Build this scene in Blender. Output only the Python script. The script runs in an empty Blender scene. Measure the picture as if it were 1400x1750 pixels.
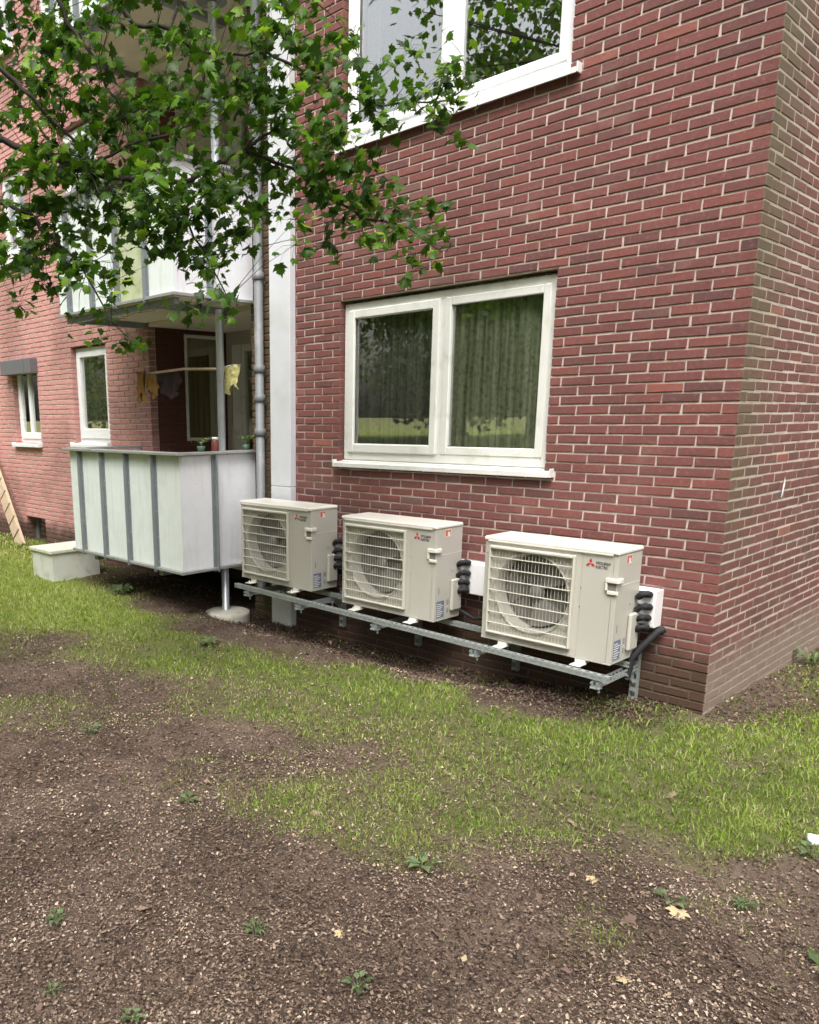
import bpy, math, random
import numpy as np
from mathutils import Vector, Matrix
random.seed(11); rng = np.random.default_rng(11)
S = bpy.context.scene
COL = S.collection
# ------------------------------------------------------------------ camera
CAM = np.array([1.71194, -5.08642, 1.81816]); FPX = 1364.0; PPX, PPY = 472.75, 1027.5
YAW, PITCH, ROLL = math.radians(48.130446), math.radians(12.940738), math.radians(0.487269)
def cam_axes():
    cy, sy = math.cos(YAW), math.sin(YAW)
    f = np.array([-sy, cy, 0]); r = np.array([cy, sy, 0]); d = np.array([0, 0, -1.])
    cp, sp = math.cos(PITCH), math.sin(PITCH)
    f2 = f*cp + d*sp; d2 = d*cp - f*sp
    cr, sr = math.cos(ROLL), math.sin(ROLL)
    return r*cr + d2*sr, d2*cr - r*sr, f2
RX, DX, FX = cam_axes()
cd = bpy.data.cameras.new('camera'); cam = bpy.data.objects.new('camera', cd); COL.objects.link(cam)
M = Matrix(((RX[0], -DX[0], -FX[0], CAM[0]), (RX[1], -DX[1], -FX[1], CAM[1]), (RX[2], -DX[2], -FX[2], CAM[2]), (0, 0, 0, 1)))
cam.matrix_world = M
cd.sensor_fit = 'HORIZONTAL'; cd.sensor_width = 36; cd.lens = 36*FPX/1400
cd.shift_x = (700-PPX)/1400; cd.shift_y = (PPY-875)/1400
cd.clip_start = 0.05; cd.clip_end = 2000
S.camera = cam
def project(P):
    q = np.asarray(P) - CAM
    z = q@FX
    return PPX+FPX*(q@RX)/z, PPY+FPX*(q@DX)/z, z
# ------------------------------------------------------------------ light
SUN_EL, SUN_AZ = 56, 146        # azimuth clockwise from +y
W = bpy.data.worlds.new('World'); S.world = W; W.use_nodes = True
nt = W.node_tree; nt.nodes.clear()
sky = nt.nodes.new('ShaderNodeTexSky'); sky.sky_type = 'NISHITA'; sky.sun_disc = False
sky.sun_elevation = math.radians(SUN_EL); sky.sun_rotation = math.radians(SUN_AZ)
sky.air_density = 1.6; sky.dust_density = 9.0; sky.ozone_density = 1.0
hs = nt.nodes.new('ShaderNodeHueSaturation'); hs.inputs['Saturation'].default_value = 0.30
bg = nt.nodes.new('ShaderNodeBackground'); bg.inputs[1].default_value = 0.15
ow = nt.nodes.new('ShaderNodeOutputWorld')
nt.links.new(sky.outputs[0], hs.inputs['Color']); nt.links.new(hs.outputs[0], bg.inputs[0]); nt.links.new(bg.outputs[0], ow.inputs[0])
sl = bpy.data.lights.new('sun', 'SUN'); sl.energy = 1.3; sl.angle = math.radians(25); sl.color = (1, .97, .93)
so = bpy.data.objects.new('sun', sl); COL.objects.link(so)
az, el = math.radians(SUN_AZ), math.radians(SUN_EL)
so.rotation_euler = Vector((math.sin(az)*math.cos(el), math.cos(az)*math.cos(el), math.sin(el))).to_track_quat('Z', 'Y').to_euler()
so.location = (3, -8, 12)
S.view_settings.view_transform = 'Standard'; S.view_settings.look = 'None'
S.view_settings.exposure = 0.9; S.view_settings.gamma = 1
S.render.engine = 'CYCLES'
# ------------------------------------------------------------------ materials
def mat(name):
    m = bpy.data.materials.new(name); m.use_nodes = True
    nt = m.node_tree; nt.nodes.clear()
    return m, nt, (lambda t, **k: _n(nt, t, k)), nt.links.new
def _n(nt, t, k):
    n = nt.nodes.new('ShaderNode'+t)
    for a, v in k.items():
        if a.startswith('i_'):
            key = a[2:]; key = int(key) if key.isdigit() else key.replace('_', ' ')
            n.inputs[key].default_value = v
        else: setattr(n, a, v)
    return n
def ramp(n, stops):
    cr = n.color_ramp
    while len(cr.elements) > 1: cr.elements.remove(cr.elements[-1])
    cr.elements[0].position = stops[0][0]; cr.elements[0].color = (*stops[0][1], 1)
    for p, c in stops[1:]:
        e = cr.elements.new(p); e.color = (*c, 1)
def mixc(nt, fac, a, b, mode='MIX'):
    n = nt.nodes.new('ShaderNodeMix'); n.data_type = 'RGBA'; n.blend_type = mode
    for s, v in ((n.inputs['Factor'], fac), (n.inputs['A'], a), (n.inputs['B'], b)):
        if hasattr(v, 'is_output'): nt.links.new(v, s)
        elif isinstance(v, (int, float)): s.default_value = v
        else: s.default_value = (*v, 1)
    return n.outputs['Result']
def mth(nt, op, a, b=0.0, clamp=False):
    n = nt.nodes.new('ShaderNodeMath'); n.operation = op; n.use_clamp = clamp
    for s, v in ((n.inputs[0], a), (n.inputs[1], b)):
        if hasattr(v, 'is_output'): nt.links.new(v, s)
        else: s.default_value = v
    return n.outputs[0]
def smooth(nt, v, lo, hi):
    n = nt.nodes.new('ShaderNodeMapRange'); n.interpolation_type = 'SMOOTHSTEP'
    n.inputs['From Min'].default_value = min(lo, hi); n.inputs['From Max'].default_value = max(lo, hi)
    if lo > hi: n.inputs['To Min'].default_value = 1; n.inputs['To Max'].default_value = 0
    nt.links.new(v, n.inputs['Value']); return n.outputs[0]
def noise(nt, scale, detail=3, vec=None, rough=.55):
    n = nt.nodes.new('ShaderNodeTexNoise'); n.inputs['Scale'].default_value = scale
    n.inputs['Detail'].default_value = detail; n.inputs['Roughness'].default_value = rough
    if vec is None:
        g = nt.nodes.new('ShaderNodeNewGeometry'); vec = g.outputs['Position']
    nt.links.new(vec, n.inputs['Vector']); return n.outputs['Fac']
def finish(nt, col, rough=.6, metal=0, bump=None, bstr=.3, bdist=.002, spec=.5):
    p = nt.nodes.new('ShaderNodeBsdfPrincipled'); o = nt.nodes.new('ShaderNodeOutputMaterial')
    if hasattr(col, 'is_output'): nt.links.new(col, p.inputs['Base Color'])
    else: p.inputs['Base Color'].default_value = (*col, 1)
    if hasattr(rough, 'is_output'): nt.links.new(rough, p.inputs['Roughness'])
    else: p.inputs['Roughness'].default_value = rough
    p.inputs['Metallic'].default_value = metal; p.inputs['Specular IOR Level'].default_value = spec
    if bump is not None:
        b = nt.nodes.new('ShaderNodeBump'); b.inputs['Strength'].default_value = bstr; b.inputs['Distance'].default_value = bdist
        nt.links.new(bump, b.inputs['Height']); nt.links.new(b.outputs[0], p.inputs['Normal'])
    nt.links.new(p.outputs[0], o.inputs[0]); return p
def simple(name, col, rough=.5, metal=0, var=.12, scale=9, dirt=None, spec=.5, bump=.0):
    m, nt, n, L = mat(name)
    f = noise(nt, scale, 5)
    lo = tuple(c*(1-var) for c in col); hi = tuple(min(1, c*(1+var)) for c in col)
    c = mixc(nt, f, lo, hi)
    if dirt:
        d = smooth(nt, noise(nt, dirt[2], 6), dirt[3], dirt[3]+.22)
        c = mixc(nt, mth(nt, 'MULTIPLY', d, dirt[1]), c, dirt[0])
    finish(nt, c, rough, metal, noise(nt, 220, 3) if bump else None, bump, .001, spec)
    return m
def streaked(name, col, dark, side=1.0):
    m, nt, n, L = mat(name)
    g = n('NewGeometry'); mp = n('Mapping'); mp.inputs['Scale'].default_value = (9, 9, .8); L(g.outputs['Position'], mp.inputs[0])
    c = mixc(nt, noise(nt, 14, 5), tuple(q*.94 for q in col), tuple(min(1, q*1.06) for q in col))
    c = mixc(nt, mth(nt, 'MULTIPLY', smooth(nt, noise(nt, 2.0, 6, mp.outputs[0]), .50, .75), .35), c, dark)
    c = mixc(nt, mth(nt, 'MULTIPLY', smooth(nt, noise(nt, 2.6, 6), .52, .75), .25), c, dark)
    c = mixc(nt, mth(nt, 'MULTIPLY', smooth(nt, noise(nt, 70, 3), .64, .70), .35), c, (.2, .2, .17))
    finish(nt, c, .6, 0, noise(nt, 160, 3), .15, .001, .4); return m
def sep(nt):
    g = nt.nodes.new('ShaderNodeNewGeometry'); s = nt.nodes.new('ShaderNodeSeparateXYZ'); nt.links.new(g.outputs['Position'], s.inputs[0])
    t = nt.nodes.new('ShaderNodeSeparateXYZ'); nt.links.new(g.outputs['Normal'], t.inputs[0])
    return s.outputs, t.outputs
def wall_dirt_shade(nt, c, mortar):
    (x, y, z), (nx, ny, nz) = sep(nt)
    big = noise(nt, 1.3, 4); mid = noise(nt, 6, 4)
    side = smooth(nt, x, -0.012, 0.0)
    # algae and soot on the side wall, thicker beside the corner
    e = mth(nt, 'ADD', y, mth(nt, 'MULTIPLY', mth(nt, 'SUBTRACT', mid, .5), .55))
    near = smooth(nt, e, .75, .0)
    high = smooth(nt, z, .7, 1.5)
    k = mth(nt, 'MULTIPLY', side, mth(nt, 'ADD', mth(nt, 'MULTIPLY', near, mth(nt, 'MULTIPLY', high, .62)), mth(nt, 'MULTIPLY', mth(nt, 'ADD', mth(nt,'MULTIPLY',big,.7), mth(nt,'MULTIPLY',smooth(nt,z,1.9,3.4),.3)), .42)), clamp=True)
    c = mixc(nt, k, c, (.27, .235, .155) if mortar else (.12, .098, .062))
    # grey cement wash along the foot of the side wall
    zz = mth(nt, 'ADD', z, mth(nt, 'MULTIPLY', mth(nt, 'SUBTRACT', mid, .5), .25))
    k = mth(nt, 'MULTIPLY', side, mth(nt, 'MULTIPLY', smooth(nt, zz, .52, .12), .8))
    c = mixc(nt, k, c, (.235, .19, .15))
    # brown dirt on the front wall foot, darkened for shade under the units
    k = mth(nt, 'MULTIPLY', mth(nt, 'SUBTRACT', 1.0, side), mth(nt, 'MULTIPLY', smooth(nt, zz, .50, .26), .85))
    c = mixc(nt, k, c, (.055, .038, .024))
    # moss between casing and downpipe
    k = mth(nt, 'MULTIPLY', smooth(nt, x, -4.36, -4.28), smooth(nt, x, -3.88, -3.95))
    c = mixc(nt, mth(nt, 'MULTIPLY', k, mth(nt, 'MULTIPLY', mid, 1.2)), c, (.075, .075, .028))
    return c
def brick_mat():
    m, nt, n, L = mat('brick')
    a = n('Attribute', attribute_name='tint')
    r = n('ValToRGB'); L(a.outputs['Fac'], r.inputs[0])
    ramp(r, [(0, (.085, .044, .046)), (.12, (.125, .055, .054)), (.30, (.152, .060, .056)), (.50, (.172, .065, .059)), (.68, (.195, .070, .061)),
             (.80, (.155, .085, .080)), (.90, (.22, .10, .09)), (.95, (.27, .085, .065)), (1, (.30, .12, .095))])
    (x, y, z), nn = sep(nt)
    c = r.outputs[0]
    c = mixc(nt, mth(nt, 'MULTIPLY', smooth(nt, x, -5.2, -6.4), .72), c, (.72, .38, .355))  # left part paler; its brighter daylight is put into the brick colour
    c = mixc(nt, mth(nt, 'MULTIPLY', smooth(nt, noise(nt, 38, 5), .5, .72), .35), c, (.30, .16, .14))
    c = mixc(nt, mth(nt, 'MULTIPLY', smooth(nt, noise(nt, 75, 4), .55, .75), .6), c, (.09, .035, .03))
    c = mixc(nt, mth(nt, 'MULTIPLY', smooth(nt, noise(nt, .9, 5), .42, .68), .42), c, (.105, .045, .042))
    c = mixc(nt, mth(nt, 'MULTIPLY', smooth(nt, noise(nt, 2.7, 6), .55, .72), .30), c, (.27, .17, .145))
    c = mixc(nt, mth(nt, 'MULTIPLY', smooth(nt, noise(nt, 16, 5), .58, .74), .35), c, (.085, .045, .040))
    c = wall_dirt_shade(nt, c, False)
    h = mth(nt, 'ADD', noise(nt, 140, 4), mth(nt, 'MULTIPLY', noise(nt, 30, 2), 1.2))
    finish(nt, c, .82, 0, h, .55, .003, .3)
    return m
def mortar_mat():
    m, nt, n, L = mat('mortar')
    c = mixc(nt, noise(nt, 30, 5), (.44, .37, .32), (.66, .58, .52))
    c = mixc(nt, mth(nt, 'MULTIPLY', smooth(nt, noise(nt, 5, 6), .48, .68), .55), c, (.27, .20, .17))
    c = wall_dirt_shade(nt, c, True)
    finish(nt, c, .95, 0, noise(nt, 260, 3), .5, .002, .1)
    return m
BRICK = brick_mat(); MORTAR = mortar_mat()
PVC = simple('white_pvc', (.74, .75, .76), .35, var=.04, dirt=((.50, .50, .46), .35, 5, .55))
PVC_OLD = simple('weathered_pvc', (.66, .67, .64), .45, var=.06, dirt=((.42, .44, .36), .45, 7, .52))
CASING = simple('casing_white', (.58, .60, .64), .5, var=.05, dirt=((.44, .47, .42), .55, 1.8, .5))
PANEL = streaked('fibre_panel', (.70, .75, .745), (.44, .48, .42))
PANELW = streaked('fibre_panel_side', (.74, .75, .80), (.50, .50, .50))
PANELG = simple('algae_panel', (.46, .50, .33), .6, var=.15, scale=8, dirt=((.28, .33, .13), .6, 5, .45), bump=.1)
STEEL = simple('painted_steel', (.22, .245, .26), .45, .3, var=.12, dirt=((.42, .42, .38), .4, 9, .55))
STEEL_L = simple('rail_steel', (.40, .41, .40), .4, .4, var=.15, dirt=((.2, .2, .17), .5, 12, .52))
GALV = simple('galvanised_steel', (.36, .39, .39), .42, .4, var=.3, scale=40)
GALVP = simple('galvanised_pipe', (.42, .45, .48), .35, .5, var=.2, scale=6, dirt=((.14, .15, .14), .5, 3, .5))
ZINC = simple('zinc_downpipe', (.165, .178, .188), .6, .1, var=.15, scale=5, dirt=((.42, .42, .40), .4, 4, .55))
CREAM = simple('cream_plaster', (.62, .57, .47), .8, var=.06, dirt=((.40, .36, .28), .35, 1.5, .5))
GREYW = simple('grey_render', (.42, .42, .42), .8, var=.06)
CONC = simple('concrete', (.42, .41, .36), .9, var=.15, scale=14, dirt=((.22, .24, .13), .55, 7, .5), bump=.3)
CONCW = simple('painted_concrete', (.60, .61, .57), .8, var=.1, scale=8, dirt=((.30, .34, .18), .7, 5, .5), bump=.2)
MOSSC = simple('mossy_lid', (.58, .58, .50), .9, var=.15, dirt=((.34, .38, .14), .7, 9, .50), bump=.3)
ACW = simple('ac_cream_paint', (.45, .435, .39), .38, var=.025, scale=3, dirt=((.50, .48, .40), .25, 3, .55))
ACL = simple('ac_lid_paint', (.68, .66, .60), .35, var=.03)
ACG = simple('ac_guard_plastic', (.50, .485, .42), .4, var=.02)
ACD = simple('ac_dark_inside', (.17, .165, .15), .7)
ACF = simple('ac_fan_grey', (.19, .185, .17), .55)
FIN = simple('coil_fins', (.25, .245, .22), .6)
BLK = simple('black_foam', (.012, .012, .014), .75, var=.3, scale=60, bump=.5)
RED = simple('red_print', (.50, .02, .04), .5); DKP = simple('dark_print', (.05, .045, .055), .5)
ORG = simple('orange_print', (.55, .12, .06), .5); BLUP = simple('blue_grey_label', (.13, .16, .24), .45, var=.3, scale=120)
LBLW = simple('white_label', (.7, .7, .68), .5)
ROOM = simple('dark_interior', (.03, .028, .026), .9)
WOODC = simple('pale_wood', (.52, .40, .29), .75, var=.25, scale=9, dirt=((.28, .2, .13), .4, 6, .5), bump=.2)
SHUT = simple('shutter_box_grey', (.13, .13, .14), .6, var=.1)
YEL = simple('yellow_cloth', (.50, .47, .20), .9, var=.2, scale=20); BRN = simple('brown_cloth', (.22, .12, .03), .9, var=.4, scale=20)
DRKCL = simple('dark_cloth', (.035, .02, .02), .9, var=.3, scale=20)
WHT = simple('white_plastic', (.8, .82, .84), .3, var=.05)
JARR = simple('red_jar', (.14, .035, .025), .4); POT = simple('green_pot', (.06, .13, .09), .5)
CURT1 = None
def curtain_mat(name, a, b, tr=.25, pattern_folds=True):
    m, nt, n, L = mat(name)
    v = n('TexVoronoi', i_Scale=26.0); g = n('NewGeometry'); L(g.outputs['Position'], v.inputs['Vector'])
    k0 = smooth(nt, v.outputs['Distance'], .1, .6)
    mp = n('Mapping'); mp.inputs['Scale'].default_value = (24, 24, .5); L(g.outputs['Position'], mp.inputs[0])
    k = mth(nt, 'ADD', mth(nt, 'MULTIPLY', k0, .35), mth(nt, 'MULTIPLY', smooth(nt, noise(nt, 1.0, 2, mp.outputs[0]), .36, .64), .65))  # lace spots, plus vertical bands painting the light and shade of pleats
    c = mixc(nt, k if pattern_folds else noise(nt, 8, 3), a, b)
    d = n('BsdfDiffuse'); t = n('BsdfTranslucent'); L(c, d.inputs[0]); L(c, t.inputs[0])
    mx = n('MixShader', i_0=tr); L(d.outputs[0], mx.inputs[1]); L(t.outputs[0], mx.inputs[2])
    o = n('OutputMaterial'); L(mx.outputs[0], o.inputs[0]); return m
LACE = curtain_mat('lace_curtain', (.22, .25, .15), (.74, .78, .58))
LACE2 = curtain_mat('dull_curtain', (.15, .15, .13), (.40, .40, .35))
BEIGE = curtain_mat('beige_curtain', (.50, .44, .22), (.60, .52, .27), pattern_folds=False)
WCURT = curtain_mat('white_curtain', (.55, .57, .58), (.72, .73, .74), pattern_folds=False)
FLOWER = curtain_mat('flower_curtain', (.55, .38, .34), (.42, .45, .36))
def glass_mat(kf=5.4):
    m, nt, n, L = mat('window_glass')
    gb = n('NewGeometry'); ior = mth(nt, 'SUBTRACT', 1.5, mth(nt, 'MULTIPLY', gb.outputs['Backfacing'], 1.5-1/1.5)); fr = n('Fresnel'); L(ior, fr.inputs['IOR'])
    k = mth(nt, 'ADD', mth(nt, 'MULTIPLY', fr.outputs[0], kf), .0, clamp=True)
    t = n('BsdfTransparent', i_0=(.95, .965, .95, 1)); g = n('BsdfGlossy', i_Roughness=.0)
    b = nt.nodes.new('ShaderNodeBump'); b.inputs['Strength'].default_value = .012; b.inputs['Distance'].default_value = .05
    L(noise(nt, 2.2, 1), b.inputs['Height']); L(b.outputs[0], g.inputs['Normal'])
    mx = n('MixShader'); L(k, mx.inputs[0]); L(t.outputs[0], mx.inputs[1]); L(g.outputs[0], mx.inputs[2])
    o = n('OutputMaterial'); L(mx.outputs[0], o.inputs[0]); return m
GLASS = glass_mat(); GLASS_UP = glass_mat(10.0)
def leafy(name, stops, trans=.45, gloss=.25):
    m, nt, n, L = mat(name)
    a = n('Attribute', attribute_name='tint'); r = n('ValToRGB'); L(a.outputs['Fac'], r.inputs[0]); ramp(r, stops)
    oi = n('ObjectInfo'); c = mixc(nt, mth(nt, 'MULTIPLY', noise(nt, 25, 2), .35), r.outputs[0], (.03, .06, .01))
    d = n('BsdfPrincipled', i_Roughness=.42); L(c, d.inputs['Base Color']); d.inputs['Specular IOR Level'].default_value = gloss
    t = n('BsdfTranslucent'); c2 = mixc(nt, 1.0, c, (1.35, 1.45, .6), 'MULTIPLY'); L(c2, t.inputs[0])
    mx = n('MixShader', i_0=trans); L(d.outputs[0], mx.inputs[1]); L(t.outputs[0], mx.inputs[2])
    o = n('OutputMaterial'); L(mx.outputs[0], o.inputs[0]); return m
LEAF = leafy('maple_leaf', [(0, (.018, .046, .008)), (.40, (.045, .110, .011)), (.75, (.12, .24, .02)), (1, (.26, .40, .05))])
GRASS = leafy('grass_blade', [(0, (.11, .155, .035)), (.35, (.19, .28, .045)), (.7, (.28, .39, .065)), (.87, (.40, .48, .13)), (1, (.56, .50, .28))], .35, .2)
WEED = leafy('weed_leaf', [(0, (.075, .11, .045)), (1, (.20, .26, .13))], .3, .3)
def flake_mat(name, stops):
    m, nt, n, L = mat(name)
    a = n('Attribute', attribute_name='tint'); r = n('ValToRGB'); L(a.outputs['Fac'], r.inputs[0]); ramp(r, stops)
    finish(nt, r.outputs[0], .8, 0, None, spec=.3); return m
CHIP = flake_mat('litter_chip', [(0, (.018, .011, .008)), (.3, (.085, .055, .040)), (.55, (.17, .118, .088)), (.78, (.26, .19, .14)), (1, (.52, .42, .32))])
DLEAF = flake_mat('dead_leaf', [(0, (.05, .03, .022)), (.4, (.14, .09, .07)), (.7, (.30, .22, .16)), (1, (.60, .50, .24))])
def bark_mat():
    m, nt, n, L = mat('bark')
    c = mixc(nt, noise(nt, 25, 5), (.02, .016, .013), (.06, .05, .042))
    finish(nt, c, .9, 0, noise(nt, 60, 5), .6, .004, .2); return m
BARK = bark_mat()
def soil_mat():
    m, nt, n, L = mat('soil')
    a = n('Attribute', attribute_name='grass')
    c = mixc(nt, noise(nt, 12, 7), (.038, .025, .019), (.15, .108, .083))
    c = mixc(nt, smooth(nt, noise(nt, 90, 4, rough=.7), .56, .7), c, (.21, .155, .12))
    c = mixc(nt, smooth(nt, noise(nt, 140, 2), .62, .70), c, (.34, .27, .20))
    c = mixc(nt, mth(nt, 'MULTIPLY', smooth(nt, noise(nt, 1.4, 4), .42, .62), .6), c, (.20, .145, .112))
    c = mixc(nt, mth(nt, 'MULTIPLY', smooth(nt, noise(nt, 2.3, 5), .54, .70), .5), c, (.045, .03, .024))
    g0 = mixc(nt, noise(nt, 40, 4), (.085, .095, .036), (.17, .18, .065)); gp = nt.nodes.new('ShaderNodeNewGeometry'); gs = nt.nodes.new('ShaderNodeSeparateXYZ'); nt.links.new(gp.outputs['Position'], gs.inputs[0])
    g1 = mixc(nt, noise(nt, 40, 4), (.15, .20, .04), (.27, .34, .07)); g = mixc(nt, mth(nt, 'ADD', smooth(nt, gs.outputs[0], -2.6, -5.0), smooth(nt, gs.outputs[1], -6, -8), clamp=True), g0, g1)
    g = mixc(nt, smooth(nt, noise(nt, 60, 4), .55, .7), g, (.16, .13, .085))
    k = mth(nt, 'MULTIPLY', smooth(nt, mth(nt, 'ADD', a.outputs['Fac'], mth(nt, 'MULTIPLY', mth(nt, 'SUBTRACT', noise(nt, 14, 4), .5), .5)), .15, .75), .9)
    c = mixc(nt, k, c, g)
    wp = nt.nodes.new('ShaderNodeNewGeometry'); ws = nt.nodes.new('ShaderNodeSeparateXYZ'); nt.links.new(wp.outputs['Position'], ws.inputs[0])
    foot_shade = mth(nt, 'MULTIPLY', smooth(nt, mth(nt, 'ADD', ws.outputs[1], mth(nt, 'MULTIPLY', noise(nt, 5, 4), .5)), -.55, -.15), mth(nt, 'MULTIPLY', smooth(nt, ws.outputs[0], .0, -.4), .75))
    c = mixc(nt, foot_shade, c, (.028, .018, .013))  # soil darkened along the wall; shade under the units put into its colour
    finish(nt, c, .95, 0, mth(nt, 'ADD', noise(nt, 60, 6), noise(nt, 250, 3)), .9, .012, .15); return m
SOIL = soil_mat()
# ------------------------------------------------------------------ mesh helpers
def np_mesh(name, V, F, mats, tint=None, attr='tint', dom='FACE', smooth_=False, mi=None):
    """V (n,3); F (m,k) uniform quads/tris or list of lists"""
    me = bpy.data.meshes.new(name)
    if isinstance(F, np.ndarray):
        k = F.shape[1]
        me.vertices.add(len(V)); me.vertices.foreach_set('co', np.asarray(V, np.float32).ravel())
        me.loops.add(F.size); me.loops.foreach_set('vertex_index', F.astype(np.int32).ravel())
        me.polygons.add(len(F)); me.polygons.foreach_set('loop_start', np.arange(0, F.size, k, dtype=np.int32))
        me.update(calc_edges=True)
    else:
        me.from_pydata([tuple(v) for v in V], [], F)
    for m in mats: me.materials.append(m)
    if tint is not None:
        a = me.attributes.new(attr, 'FLOAT', dom); a.data.foreach_set('value', np.asarray(tint, np.float32))
    if mi is not None: me.polygons.foreach_set('material_index', np.asarray(mi, np.int32))
    if smooth_: me.polygons.foreach_set('use_smooth', np.ones(len(me.polygons), bool))
    me.update(); return me
def link(name, me, parent=None, kind=None, label=None, cat=None, group=None, loc=None):
    o = bpy.data.objects.new(name, me); COL.objects.link(o)
    if parent is not None: o.parent = parent
    tag(o, label, cat, group, kind)
    if loc is not None: o.location = loc
    return o
def tag(o, label=None, cat=None, group=None, kind=None):
    if label: o['label'] = label
    if cat: o['category'] = cat
    if group: o['group'] = group
    if kind: o['kind'] = kind
    return o
def empty(name, loc, label, cat, group=None, rz=0):
    o = bpy.data.objects.new(name, None); COL.objects.link(o); o.location = loc; o.rotation_euler = (0, 0, rz); o.empty_display_size = .1
    return tag(o, label, cat, group)
class MB:
    def __init__(s): s.v = []; s.f = []; s.t = []; s.m = []; s.sm = []
    def add(s, vs, fs, t=0.5, mi=0, smooth_=False):
        b = len(s.v); s.v += [tuple(v) for v in vs]
        for f in fs: s.f.append([i+b for i in f]); s.t.append(t); s.m.append(mi); s.sm.append(smooth_)
        return s
    def box(s, x0, x1, y0, y1, z0, z1, bev=0.0, t=.5, mi=0):
        if bev <= 0:
            vs = [(x0,y0,z0),(x1,y0,z0),(x1,y1,z0),(x0,y1,z0),(x0,y0,z1),(x1,y0,z1),(x1,y1,z1),(x0,y1,z1)]
            return s.add(vs, [(0,3,2,1),(4,5,6,7),(0,1,5,4),(1,2,6,5),(2,3,7,6),(3,0,4,7)], t, mi)
        b = min(bev, (x1-x0)*.45, (y1-y0)*.45, (z1-z0)*.45)
        vs = []; idx = {}
        X = (x0, x1); Y = (y0, y1); Z = (z0, z1); sg = (1, -1)
        for i in (0, 1):
            for j in (0, 1):
                for k in (0, 1):
                    for a in range(3):
                        p = [X[i]+sg[i]*b, Y[j]+sg[j]*b, Z[k]+sg[k]*b]
                        p[a] = (X[i], Y[j], Z[k])[a]
                        idx[(i, j, k, a)] = len(vs); vs.append(p)
        fs = []
        g = lambda i, j, k, a: idx[(i, j, k, a)]
        for i in (0, 1):
            q = [g(i,0,0,0), g(i,1,0,0), g(i,1,1,0), g(i,0,1,0)]; fs.append(q if i else q[::-1])
            q = [g(0,i,0,1), g(1,i,0,1), g(1,i,1,1), g(0,i,1,1)]; fs.append(q[::-1] if i else q)
            q = [g(0,0,i,2), g(1,0,i,2), g(1,1,i,2), g(0,1,i,2)]; fs.append(q if i else q[::-1])
        for i in (0, 1):
            for j in (0, 1):
                fs.append([g(i,j,0,0), g(i,j,1,0), g(i,j,1,1), g(i,j,0,1)])
                fs.append([g(i,0,j,0), g(i,1,j,0), g(i,1,j,2), g(i,0,j,2)])
                fs.append([g(0,i,j,1), g(1,i,j,1), g(1,i,j,2), g(0,i,j,2)])
        for i in (0, 1):
            for j in (0, 1):
                for k in (0, 1): fs.append([g(i,j,k,0), g(i,j,k,1), g(i,j,k,2)])
        return s.add(vs, fs, t, mi)
    def tube(s, pts, r, n=12, t=.5, mi=0, caps=True, smooth_=True):
        pts = [Vector(p) for p in pts]
        rs = r if isinstance(r, (list, tuple)) else [r]*len(pts)
        vs = []; fs = []; up = None
        for i, p in enumerate(pts):
            a = pts[max(0, i-1)]; b = pts[min(len(pts)-1, i+1)]
            d = (b-a)
            if d.length < 1e-9: d = Vector((0, 0, 1))
            d.normalize()
            if up is None: up = Vector((0, 0, 1)) if abs(d.z) < .9 else Vector((1, 0, 0))
            x = d.cross(up)
            if x.length < 1e-4: x = d.cross(Vector((1, .3, .1)))
            x.normalize(); y = d.cross(x).normalized(); up = -y if False else up
            for k in range(n):
                an = 2*math.pi*k/n
                vs.append(p + (x*math.cos(an)+y*math.sin(an))*rs[i])
        for i in range(len(pts)-1):
            for k in range(n):
                k2 = (k+1) % n
                fs.append((i*n+k, i*n+k2, (i+1)*n+k2, (i+1)*n+k))
        s.add(vs, fs, t, mi, smooth_)
        if caps:
            b = len(s.v)-len(vs)
            s.f.append([b+k for k in range(n)]); s.t.append(t); s.m.append(mi); s.sm.append(False)
            s.f.append([b+(len(pts)-1)*n+k for k in range(n)][::-1]); s.t.append(t); s.m.append(mi); s.sm.append(False)
        return s
    def lathe(s, prof, c=(0, 0, 0), axis='Z', n=32, t=.5, mi=0, smooth_=True):
        vs = []; fs = []
        for (r, h) in prof:
            for k in range(n):
                a = 2*math.pi*k/n; u, v = r*math.cos(a), r*math.sin(a)
                p = (u, v, h) if axis == 'Z' else ((u, h, v) if axis == 'Y' else (h, u, v))
                vs.append((p[0]+c[0], p[1]+c[1], p[2]+c[2]))
        for i in range(len(prof)-1):
            for k in range(n):
                k2 = (k+1) % n; fs.append((i*n+k, i*n+k2, (i+1)*n+k2, (i+1)*n+k))
        return s.add(vs, fs, t, mi, smooth_)
    def build(s, name, mats, parent=None, **kw):
        if not isinstance(mats, (list, tuple)): mats = [mats]
        me = bpy.data.meshes.new(name); me.from_pydata(s.v, [], s.f)
        for m in mats: me.materials.append(m)
        me.polygons.foreach_set('material_index', s.m); me.polygons.foreach_set('use_smooth', s.sm)
        a = me.attributes.new('tint', 'FLOAT', 'FACE'); a.data.foreach_set('value', s.t)
        me.update()
        return link(name, me, parent, **kw)
def copy_tree(o, loc, label, group=None):
    r = o.copy(); COL.objects.link(r); r.location = loc; r['label'] = label
    for ch in list(o.children):
        c = ch.copy(); COL.objects.link(c); c.parent = r
        for g in list(ch.children):
            d = g.copy(); COL.objects.link(d); d.parent = c
    return r
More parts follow.
